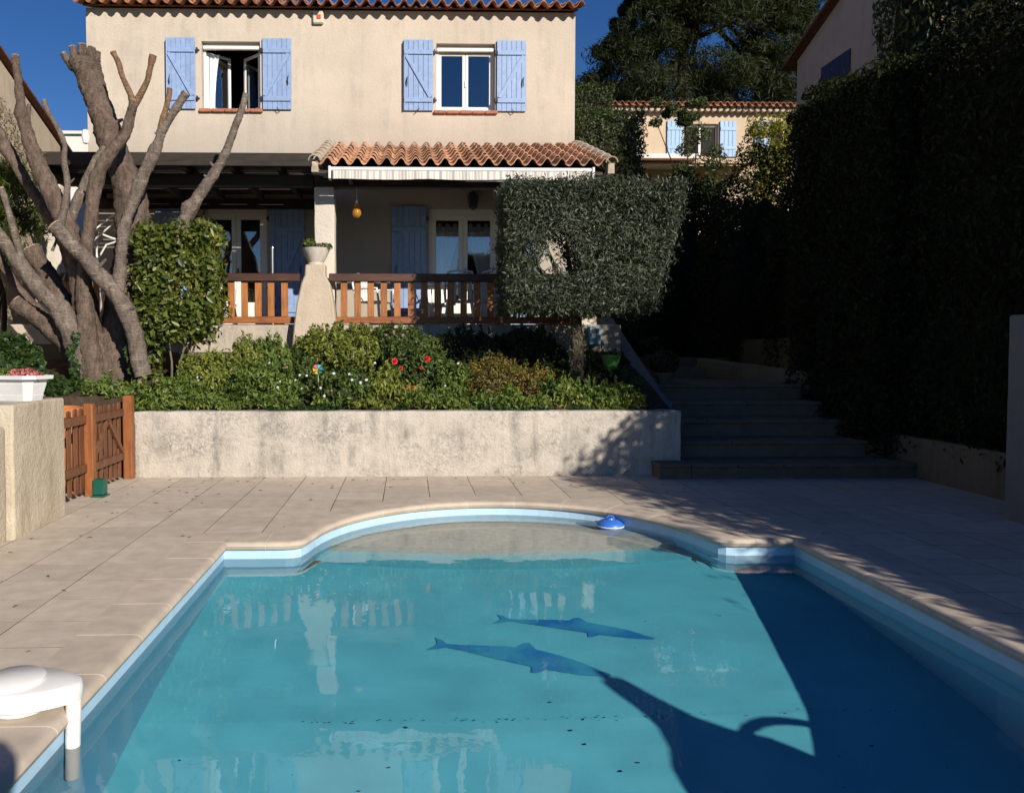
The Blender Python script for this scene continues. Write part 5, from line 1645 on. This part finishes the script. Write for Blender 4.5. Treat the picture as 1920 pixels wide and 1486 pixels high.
#@@BACK@@
# ------------------------------------------------------------------ neighbouring houses
ln = empty('neighbour_house', (-9.5, 12, 0), 'neighbouring house with a sloping tiled gable edge at the left', 'house')
mb = MB()
ys_ = [(8.0, 6.9), (11.2, 7.55), (15.95, 5.67)]
prof = [(8.0, .5), (15.95, .5), (15.95, 5.67), (11.2, 7.51), (8.0, 6.27)]
a_ = [(-7.0, y, z) for y, z in prof]; b_ = [(-13.0, y, z) for y, z in prof]
mb.v = a_+b_; n_ = 5
mb.f = [tuple(range(n_)), tuple(reversed(range(n_, 2*n_)))] + [(i, n_+i, n_+(i+1) % n_, (i+1) % n_) for i in range(n_)]
mb.build('wall', M['neighbour'], ln)
rf = MB()
for (ya, za), (yb, zb_) in (((11.2, 7.54), (16.25, 5.58)), ((11.2, 7.54), (7.7, 6.18))):
    rf.add([(-6.86,ya,za),(-6.86,yb,zb_),(-13.2,yb,zb_),(-13.2,ya,za),(-6.86,ya,za+.03),(-6.86,yb,zb_+.03),(-13.2,yb,zb_+.03),(-13.2,ya,za+.03)],
        [(0,1,2,3),(7,6,5,4),(0,4,5,1),(1,5,6,2),(2,6,7,3),(3,7,4,0)])
rfo = rf.build('roof', M['tile_dark'], ln)
vm2 = half_tile_mesh(.045, .45, 'verge_tile'); vm2.materials.append(M['tile_dark'])
sl = math.atan2(5.58-7.54, 16.25-11.2)
for k in range(13):
    o = bpy.data.objects.new('verge_tile', vm2); C.objects.link(o)
    s = 5.35-.40*k
    o.location = (-6.9, 11.2+s*math.cos(sl), 7.56+s*math.sin(sl)); 
    o.rotation_euler = (-sl, 0, PI)
    set_parent(o, rfo)
# dry creeper on that wall
n_ = 2600
yy = rng.uniform(12.6, 14.6, n_); zz = rng.uniform(3.6, 6.2, n_)
k_ = (wob(np.stack([yy*0, yy, zz], 1), 3.) > -.3) & (zz < 6.1-.5*(yy-13.2)) & (yy < 14.2+.3*np.sin(zz*4))
P = np.stack([-6.97+rng.uniform(0, .06, n_), yy, zz], 1)[k_]
leaves('creeper', ln, M['dry_vine'], P, np.tile([[1., 0, 0]], (len(P), 1)), .07, .022, spread=.6, up=.6)
fh = empty('far_building', (-9.2, 22, 2), 'small white building glimpsed between the tree and the house', 'building')
MB().box(-13, -6.4, 22, 26, 2, 7.55).build('wall', M['white_wall'], fh)
MB().box(-13.1, -6.3, 21.9, 26.1, 7.551, 7.63).build('roof_edge', M['white_wall'], fh)

rn = empty('neighbour_house', (12, 13, 0), 'shaded pinkish neighbouring house rising above the tall hedge on the right', 'house')
XR = 8.6
mb = MB()
sh = (15.02, 16.08, 6.3, 7.42)
ysl = sorted([9.0, 13.1, sh[0], sh[1], 17.1])
def rz(y): return 7.93+.352*(17.1-y) if y >= 13.1 else 7.93+.352*4.0-.352*(13.1-y)
cols_ = list(zip(ysl[:-1], ysl[1:]))
for a, b in cols_:
    if a == sh[0]:
        mb.add([(XR,a,0),(XR,b,0),(XR,b,sh[2]),(XR,a,sh[2])], [(0,3,2,1)])
        mb.add([(XR,a,sh[3]),(XR,b,sh[3]),(XR,b,rz(b)),(XR,a,rz(a))], [(0,3,2,1)])
    else:
        mb.add([(XR,a,0),(XR,b,0),(XR,b,rz(b)),(XR,a,rz(a))], [(0,3,2,1)])
mb.add([(XR,17.1,0),(16,17.1,0),(16,17.1,7.93),(XR,17.1,7.93)], [(0,3,2,1)])
mb.add([(XR,9,0),(16,9,0),(16,9,rz(9)),(XR,9,rz(9))], [(0,1,2,3)])
mb.add([(XR+.15,sh[0],sh[2]),(XR+.15,sh[1],sh[2]),(XR+.15,sh[1],sh[3]),(XR+.15,sh[0],sh[3])], [(0,3,2,1)])
mb.build('wall', M['pinkish'], rn)
rf = MB()
for (ya, yb) in ((13.1, 17.45), (13.1, 8.7)):
    za = rz(13.1)+.02; zb_ = 7.93-.352*.35+.02 if yb > 13 else rz(9.0)-.08
    rf.add([(XR-.2,ya,za),(XR-.2,yb,zb_),(16.2,yb,zb_),(16.2,ya,za),(XR-.2,ya,za+.07),(XR-.2,yb,zb_+.07),(16.2,yb,zb_+.07),(16.2,ya,za+.07)],
        [(0,3,2,1),(4,5,6,7),(0,1,5,4),(1,2,6,5),(2,3,7,6),(3,0,4,7)])
rf.build('roof', M['tile_dark'], rn)
so = empty('shutter', (XR, 15.5, 6.3)); set_parent(so, rn)
for k in range(6):
    w = (sh[1]-sh[0])/6
    MB().cbox(XR-.02, XR+.02, sh[0]+w*k+.002, sh[0]+w*(k+1)-.002, sh[2]+.01, sh[3]-.01, .006).build('plank', M['fabric_dark'], so)

# peach house up the slope
bh = empty('hillside_house', (11, 28, 5), 'peach rendered house with pale blue shutters up the slope behind the garden', 'house')
def bx(x): return 7.275+(x-1143)*.01941
def bz(y): return 10.46-(y-193)*.01918
YH = 28.0
hol = [(bx(1282), bx(1347), bz(292), bz(232)), (bx(1115), bx(1176), bz(292), bz(228)), (bx(1446), bx(1500), bz(292), bz(228))]
mb = MB(); wall_holes(mb, 6.6, 16.5, 4.2, bz(206), YH, hol, .2)
mb.add([(6.6,YH,4.2),(6.6,YH,bz(206)),(6.6,35,bz(206)),(6.6,35,4.2)], [(0,1,2,3)])
mb.add([(6.6,YH,bz(206)),(16.5,YH,bz(206)),(16.5,35,bz(206)),(6.6,35,bz(206))], [(0,1,2,3)])
mb.build('wall', M['peach'], bh)
for h in hol:
    fr = MB().cbox(h[0], h[0]+.06, YH+.13, YH+.19, h[2], h[3], .01).cbox(h[1]-.06, h[1], YH+.13, YH+.19, h[2], h[3], .01).cbox(h[0]+.06, h[1]-.06, YH+.131, YH+.189, h[3]-.08, h[3], .01).cbox((h[0]+h[1])/2-.04, (h[0]+h[1])/2+.04, YH+.128, YH+.192, h[2], h[3]-.08, .01).build('window', M['white_frame'], bh)
    MB().box(h[0]+.06, h[1]-.06, YH+.155, YH+.165, h[2], h[3]-.08).build('pane', M['interior'], fr)
for a, b in ((1178, 1197), (1250, 1280), (1349, 1380), (1414, 1444)):
    s_ = empty('shutter', (bx(a), YH, bz(292))); set_parent(s_, bh)
    nb = 4; w = (bx(b)-bx(a))/nb
    for k in range(nb):
        MB().cbox(bx(a)+w*k+.003, bx(a)+w*(k+1)-.003, YH-.07, YH-.03, bz(294), bz(227), .008).build('plank', M['sky_paint'], s_)
    MB().box(bx(a)+.02, bx(b)-.02, YH-.09, YH-.071, bz(280), bz(274)).box(bx(a)+.02, bx(b)-.02, YH-.09, YH-.071, bz(245), bz(239)).build('ledge', M['sky_paint'], s_)
rfb = MB().add([(6.4,27.6,bz(205)),(16.7,27.6,bz(205)),(16.7,31.5,bz(205)+1.0),(6.4,31.5,bz(205)+1.0),(6.4,27.6,bz(205)+.06),(16.7,27.6,bz(205)+.06),(16.7,31.5,bz(205)+1.06),(6.4,31.5,bz(205)+1.06)],
    [(3,2,1,0),(4,5,6,7),(0,1,5,4),(1,2,6,5),(2,3,7,6),(3,0,4,7)]).build('roof', M['tile_old'], bh)
lay_tiles(rfb, M['tile_old'], 6.4, 16.7, .25, 27.5, bz(203)+.02, 14.3, 1, 1.0, 4.1, tilt=0)
# rows of decorative eave tiles
tb_ = MB()
for k in range(44):
    x = 6.7+k*.225
    tb_.lathe([(.085, 0), (.085, .16)], (0, 0, 0), 8, Matrix.Translation((x, 27.72, bz(207)-.03)) @ Matrix.Rotation(R(-90), 4, 'X'))
tb_.build('eave_tiles', M['tile_edge'], rfb)
pb = MB().box(6.8, 9.9, 26.3, 27.98, bz(318), bz(310)).build('porch_fascia', M['white_wall'], bh)
pr_ = MB().add([(6.7,26.0,bz(330)),(12.3,26.0,bz(330)),(12.3,27.97,bz(330)+.4),(6.7,27.97,bz(330)+.4)], [(0,1,2,3)]).build('porch_roof', M['tile_old'], bh)

# ------------------------------------------------------------------ trees and hedges behind
def clump_tree(name, label, base, trunk_h, tr_r, clumps, mat, L, W, per, cat='tree', spread=.9, bark_=None, up=.4):
    root = empty(name, base, label, cat)
    mb = MB().tube(spline([tuple(base), (base[0]+.1, base[1], base[2]+trunk_h*.5), (base[0], base[1], base[2]+trunk_h)], 5), [tr_r*(1-.06*i) for i in range(11)], 10)
    for c, r_ in clumps[::max(3, len(clumps)//14)]:
        b = Vector(base)+Vector((0, 0, trunk_h*rnd.uniform(.4, .95))); c = Vector(c)
        mb.tube(spline([tuple(b), tuple(b.lerp(c, .5)+Vector((0, 0, -.1*r_))), tuple(c)], 3), [tr_r*.35*(1-.12*i) for i in range(7)], 6)
    mb.build('trunk', bark_ or M['dark_bark'], root, smooth=60)
    Ps = []; Ns = []
    for c, r_ in clumps:
        k = int(per*rnd.uniform(.7, 1.2))
        P, Nn = ell_pts(k, c, (r_, r_, r_*.75), .3, .3, 6, rnd.uniform(0, 9))
        Ps.append(P); Ns.append(Nn)
    leaves('crown', root, mat, np.concatenate(Ps), np.concatenate(Ns), L, W, spread=spread, up=up)
    return root
cl = []
for k in range(300):
    # broad cone, wide low down, leaning slightly right at the top
    t = rnd.random()**1.1
    z = 12.6+13*t
    rmax = 4.7*(1-t)**.5+.3
    a = rnd.uniform(0, 2*PI); r_ = rmax*math.sqrt(rnd.uniform(.25, 1))
    x = 13.1+t*3.6+r_*math.cos(a)*1.02; y = 37+r_*math.sin(a)*.9
    cl.append(((x, y, z+rnd.uniform(-.4, .4)), rnd.uniform(.7, 1.25)))
for k in range(60):
    z = rnd.uniform(12.6, 19); s_ = rnd.choice((-1, -1, 1)); cx_ = 13.1+(z-12.6)/13*3.6
    cl.append(((cx_+s_*(4.6+rnd.uniform(-.2, 1.0))*(1-(z-12.6)/13)**.5, 36.5+rnd.uniform(-1.2, 1.2), z), rnd.uniform(.22, .45)))
clump_tree('pine_tree', 'huge dark pine rising behind the peach house', (13, 37, 5), 16, .45, cl, M['pine'], .34, .045, 620)
def clipped_hedge(name, label, a, b, n, mat, L, W, core=True, lump=.06, depth=.12):
    root = empty(name, ((a[0]+b[0])/2, (a[1]+b[1])/2, a[2]), label, 'hedge')
    P, Nn = box_pts(n, a, b, depth, .04, lump=lump, ls=3.)
    leaves('foliage', root, mat, P, Nn, L, W, spread=.7)
    if core: core_box('twigs', root, M['dark_bark'], [q+.14 for q in a], [q-.14 for q in b], .05)
    return root
clipped_hedge('clipped_hedge', 'tall square clipped hedge right of the house, behind the porch roof', (3.45, 16.0, 1.8), (4.9, 17.2, 6.5), 30000, M['hedge'], .065, .035, lump=.03, depth=.06)
clipped_hedge('clipped_hedge', 'farther and higher square clipped hedge against the right house corner', (4.0, 19.6, 2.5), (5.2, 20.8, 8.25), 30000, M['hedge'], .07, .035, lump=.03, depth=.06)
cl = [((8.25+rnd.uniform(-.65, .65), 22+rnd.uniform(-.5, .5), rnd.uniform(4.6, 7.9)), rnd.uniform(.25, .45)) for k in range(32)]
cl += [((8.1+rnd.uniform(-.5, .5), 22, rnd.uniform(3.5, 5.5)), rnd.uniform(.45, .6)) for k in range(14)]
cl += [((7.6+rnd.uniform(-.6, 1.1), 22+rnd.uniform(-.3, .3), rnd.uniform(7.9, 8.7)), .18) for k in range(12)]
clump_tree('loose_shrub', 'loose small leaved shrub in front of the peach house', (8.1, 22, 2.5), 4.2, .08, cl, M['shrub'], .10, .042, 230, 'shrub')
cl = [((11.35+rnd.uniform(-.85, .85), 24+rnd.uniform(-.6, .6), rnd.uniform(6.2, 8.6)), rnd.uniform(.28, .5)) for k in range(40)]
cl += [((11+rnd.uniform(-.5, .5), 24, rnd.uniform(4.5, 6.4)), .6) for k in range(10)]
clump_tree('mimosa_tree', 'sunlit yellow green mimosa right of the loose shrub', (11.1, 24.2, 3.5), 4.0, .1, cl, M['mimosa'], .14, .05, 170)
# feathery green bush by the left pillar
cl = [((-6.2+rnd.uniform(-.5, .55), 11.9+rnd.uniform(-.3, .2), rnd.uniform(2.9, 4.25)), rnd.uniform(.22, .38)) for k in range(44)]
clump_tree('feathery_bush', 'feathery bright green bush between the left wall and the corner pillar', (-6.2, 11.9, 1.2), 2.0, .05, cl, M['bamboo'], .17, .018, 200, 'shrub', up=1.2)
cl = [((-5.2+rnd.uniform(-.25, .25), 15.6, rnd.uniform(3.9, 4.3)), .2) for k in range(6)]

# the tall hedge along the right side
hg = empty('tall_hedge', (7.1, 10, 0), 'very tall dark evergreen hedge in deep shade along the right side', 'hedge')
a, b = np.array((6.3, 7.2, .35)), np.array((8.2, 12.3, 5.2))
P1, N1 = box_pts(60000, a, b, .10, .05, ('x0', 'z1', 'y0', 'y1'), lump=.14, ls=1.6)
top = P1[:, 2] > 4.9
P1[:, 2] += .18*np.sin(P1[:, 1]*1.7)*np.clip((P1[:, 2]-3)/2, 0, 1) + (P1[:, 1]-8)*.07*np.clip((P1[:, 2]-3)/2, 0, 1)
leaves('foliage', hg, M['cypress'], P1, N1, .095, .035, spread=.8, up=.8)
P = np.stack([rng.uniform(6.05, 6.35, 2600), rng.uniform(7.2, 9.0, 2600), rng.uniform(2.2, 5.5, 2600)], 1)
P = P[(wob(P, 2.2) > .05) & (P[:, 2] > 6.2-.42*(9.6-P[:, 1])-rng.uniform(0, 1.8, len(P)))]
leaves('creeper', hg, M['dry_vine'], P, np.tile([[-1., -.4, .5]], (len(P), 1)), .05, .024, spread=.8)  # brownish outer leaves, paler than the hedge: sunlight put into the leaf colour
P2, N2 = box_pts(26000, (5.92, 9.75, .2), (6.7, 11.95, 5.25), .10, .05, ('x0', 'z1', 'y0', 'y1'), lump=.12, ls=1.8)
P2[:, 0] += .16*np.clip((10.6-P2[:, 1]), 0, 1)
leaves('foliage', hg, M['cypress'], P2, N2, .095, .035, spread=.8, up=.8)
core_box('twigs', hg, M['dark_bark'], (6.2, 10.0, -.1), (6.9, 11.8, 5.0), .08, 1.5, 10)
core_box('twigs', hg, M['dark_bark'], (6.5, 7.35, -.1), (8.1, 12.5, 5.0), .1, 1.5, 14)
# near stretch behind the boundary wall
hn = empty('near_hedge', (6.6, 2.5, 0), 'shaggy hedge behind the grey boundary wall', 'hedge')
segs = [((5.85, -2.5, 1.5), (7.2, 1.5, 2.38), 9000), ((5.9, 1.3, 1.5), (7.2, 2.5, 2.85), 5000), ((5.95, 2.4, 1.2), (7.4, 4.6, 3.55), 13000), ((6.0, 4.4, 1.2), (7.6, 7.2, 4.6), 17000)]
Ps = []; Ns = []
for a, b, n_ in segs:
    P, Nn = box_pts(n_, a, b, .2, .1, lump=.22, ls=2.4); Ps.append(P); Ns.append(Nn)
leaves('foliage', hn, M['cypress'], np.concatenate(Ps), np.concatenate(Ns), .11, .045, spread=.9)
for a, b, n_ in segs: core_box('twigs', hn, M['dark_bark'], [a[0]+.3, a[1]+.25, -.1], [b[0]-.3, b[1]-.25, b[2]-.4], .12, 2., 8)
# conifer rising behind the hedge
cy = empty('conifer', (8.0, 11.6, 0), 'dark columnar conifer rising above the tall hedge', 'tree')
P, Nn = ell_pts(16000, (8.05, 11.6, 6.2), (.95, .8, 4.6), .6, .14, 9.)
leaves('crown', cy, M['hedge'], P, Nn, .13, .04, spread=.6, up=1.8)
MB().tube([(8.05, 11.6, 0), (8.05, 11.6, 6), (8.05, 11.6, 10)], [.16, .12, .03], 10).build('trunk', M['dark_bark'], cy)
MB().lathe([(.3, 2), (.62, 3.5), (.68, 6), (.5, 8.5), (.1, 10.2)], (8.05, 11.6, 0), 12).build('twigs', M['dark_bark'], cy, smooth=180)
# shaded shrubs along the path
for (x, y, z, rx, rz_, lb) in ((5.2, 17.2, 2.6, 1.1, 1.9, 'dark shaded evergreen bush at the end of the garden path'), (6.8, 15.6, 2.6, 1.0, 2.1, 'dark shaded bush behind the kerb wall'), (7.2, 13.8, 2.6, .9, 2.4, 'dark bush merging into the far end of the tall hedge'), (4.3, 15.9, 2.2, .55, 1.2, 'shaded green bush behind the olive crown'), (6.4, 18.8, 3.3, 1.7, 2.75, 'broad dark bush below the peach house'), (8.6, 18.6, 3.4, 1.7, 3.0, 'dark bush below the mimosa next to the hedge'), (7.4, 16.9, 2.8, 1.1, 2.2, 'dark rounded bush behind the kerb wall bushes')):
    r_ = empty('shaded_bush', (x, y, 1.2), lb, 'shrub')
    P, Nn = ell_pts(int(5200*rx*rz_/1.6+2500), (x, y, z), (rx, .8, rz_), .55, .2, 7., rnd.uniform(0, 9), zcut=1.1)
    leaves('foliage', r_, M['hedge'] if x < 5 else M['cypress'], P, Nn, .085, .04, spread=.8)
    MB().lathe([(.05, 1.0), (rx*.45, 1.3), (rx*.55, z), (rx*.25, z+rz_*.5), (.02, z+rz_*.6)], (x, y, 0), 12).build('twigs', M['dark_bark'], r_, smooth=180)

# ------------------------------------------------------------------ pool things
pa = empty('pool_alarm', (-1.63, 3.42, .013), 'white rounded pool alarm on the coping with a leg in the water', 'pool alarm')
mb = MB(); N = 40
prof = [(.60, .045), (.86, .047), (.97, .055), (1.0, .07), (1.0, .108), (.97, .128), (.9, .135)]
for k, z in prof:
    for i in range(N):
        a = 2*PI*i/N
        ex = .215*math.cos(a); ey = .155*math.sin(a)*(1-.25*math.cos(a))
        mb.v.append((-1.64+ex*k, 3.37+ey*k, z))
for r_ in range(len(prof)-1):
    for i in range(N):
        j = (i+1) % N; mb.f.append((r_*N+i, r_*N+j, (r_+1)*N+j, (r_+1)*N+i))
mb.f.append(tuple((len(prof)-1)*N+i for i in range(N))); mb.f.append(tuple(reversed(range(N))))
mb.build('body', M['white_plastic'], pa, smooth=45)
MB().lathe([(.125, 0), (.128, .012), (.12, .02), (.001, .022)], (-1.72, 3.37, .1355), 36).build('lid', M['white_plastic'], pa, smooth=45)
MB().lathe([(.10, 0), (.115, .006), (.115, .034), (.10, .037)], (-1.69, 3.37, .0135), 32).build('base', M['white_plastic'], pa, smooth=45)
lg = MB().tube([(-1.455, 3.35, .06), (-1.448, 3.32, -.10), (-1.44, 3.29, -.40)], [.033, .031, .028], 16).build('leg', M['white_plastic'], pa, smooth=60)
lg.cycles.is_caustics_receiver = True
fd = empty('chlorine_float', (1.97, 7.42, -.13), 'blue round chlorine float drifting in the far end of the pool', 'float')
MB().lathe([(.06, -.08), (.115, -.05), (.132, -.005), (.132, .012), (.115, .03), (.08, .05), (.055, .056), (.04, .058), (.035, .072), (.001, .075)], (1.97, 7.42, -.125), 28).build('body', M['blue_plastic'], fd, smooth=45)
MB().lathe([(.1345, -.012), (.1345, .002), (.13, .004), (.13, -.014)], (1.97, 7.42, -.125), 28).build('ring', M['white_plastic'], fd)
MB().tube([(1.93, 7.42, -.06), (1.95, 7.42, -.035), (1.99, 7.42, -.035), (2.01, 7.42, -.06)], .008, 6).build('handle', M['blue_plastic'], fd)
# pool ladder and folded parasol on the near right deck, beside the photographer
ld = empty('pool_ladder', (3.3, 2.35, 0), 'steel pool ladder on the right pool edge outside the picture', 'ladder')
for y in (1.6, 2.04):
    MB().tube(spline([(3.70, y, .0), (3.70, y, .38), (3.60, y, .56), (3.3, y, .63), (3.0, y, .52), (2.92, y, .26), (2.92, y, -.3), (2.92, y, -.9)], 4), .022, 10).build('handrail', M['steel'], ld, smooth=60)
for z in (-.3, -.58, -.85):
    MB().cbox(2.89, 2.96, 1.62, 2.02, z, z+.03, .006).build('rung', M['steel'], ld)
ps = empty('folded_parasol', (3.42, 1.0, 0), 'half folded sand coloured parasol on the near deck outside the picture', 'parasol')
mb = MB(); N = 32
for z, r_ in ((.20, .42), (.55, .42), (.82, .38), (.96, .30), (1.06, .19), (1.16, .12), (1.30, .085), (1.42, .07), (1.46, .01)):
    for i in range(N):
        a = 2*PI*i/N; k = 1+.12*math.cos(8*a)*min(1, r_/.2)
        mb.v.append((3.42+r_*k*math.cos(a), 1.0+r_*k*math.sin(a), z))
for r_ in range(8):
    for i in range(N):
        j = (i+1) % N; mb.f.append((r_*N+i, r_*N+j, (r_+1)*N+j, (r_+1)*N+i))
mb.build('canopy', M['sand_cloth'], ps, smooth=60)
MB().tube([(3.42, 1.0, .02), (3.42, 1.0, 1.5)], .022, 8).build('pole', M['steel'], ps)
MB().lathe([(.24, 0), (.24, .05), (.05, .08), (.03, .2)], (3.42, 1.0, .003), 24).build('base', M['grey_wall'], ps)

# ------------------------------------------------------------------ the photographer, standing behind the camera
def skin_body(name, verts, edges, radii, mat, parent, root=0, sub=2):
    me = bpy.data.meshes.new(name)
    me.from_pydata(verts, edges, [])
    o = bpy.data.objects.new(name, me); C.objects.link(o)
    sk = o.modifiers.new('skin', 'SKIN'); sk.use_smooth_shade = True
    for i, r_ in enumerate(radii):
        me.skin_vertices[0].data[i].radius = (r_, r_)
        me.skin_vertices[0].data[i].use_root = (i == root)
    sb = o.modifiers.new('sub', 'SUBSURF'); sb.levels = sub; sb.render_levels = sub
    me.materials.append(mat)
    set_parent(o, parent)
    return o
PX_, PY_ = .34, -.30
ph = empty('person', (PX_, PY_, 0), 'person in dark clothes taking the photograph, behind the camera', 'person')
vb = [(0,0,.98),(0,0,1.15),(0,0,1.35),(0,0.01,1.47),(-.10,0,.93),(-.11,.01,.5),(-.11,-.02,.09),(-.11,.12,.04),(.10,0,.93),(.11,.01,.5),(.11,-.02,.09),(.11,.12,.04),(-.19,0,1.42),(-.25,.06,1.18),(-.12,.25,1.36),(.19,0,1.42),(.25,.06,1.18),(.05,.25,1.36)]
eb = [(0,1),(1,2),(2,3),(0,4),(4,5),(5,6),(6,7),(0,8),(8,9),(9,10),(10,11),(2,12),(12,13),(13,14),(2,15),(15,16),(16,17)]
rb = [.14,.135,.15,.06,.09,.065,.045,.035,.09,.065,.045,.035,.065,.05,.035,.065,.05,.035]
skin_body('body', [(x+PX_, y+PY_, z) for x, y, z in vb], eb, rb, M['fabric_dark'], ph)
hd = MB().lathe([(.045,-.16),(.05,-.10),(.062,-.09),(.075,-.04),(.082,.02),(.08,.06),(.06,.105),(.03,.12),(.001,.124)], (PX_, PY_+.02, 1.62), 18)
hd.v = [(x, PY_+.02+(y-PY_-.02)*1.2, z) for x, y, z in hd.v]
hd.build('head', M['skin'], ph, smooth=180)
hr = MB().lathe([(.075,.0),(.09,.02),(.092,.06),(.07,.11),(.035,.132),(.001,.136)], (PX_, PY_-.002, 1.62), 18)
hr.v = [(x, PY_-.002+(y-PY_+.002)*1.15, z) for x, y, z in hr.v]
hr.build('hair', M['hair'], ph, smooth=180)
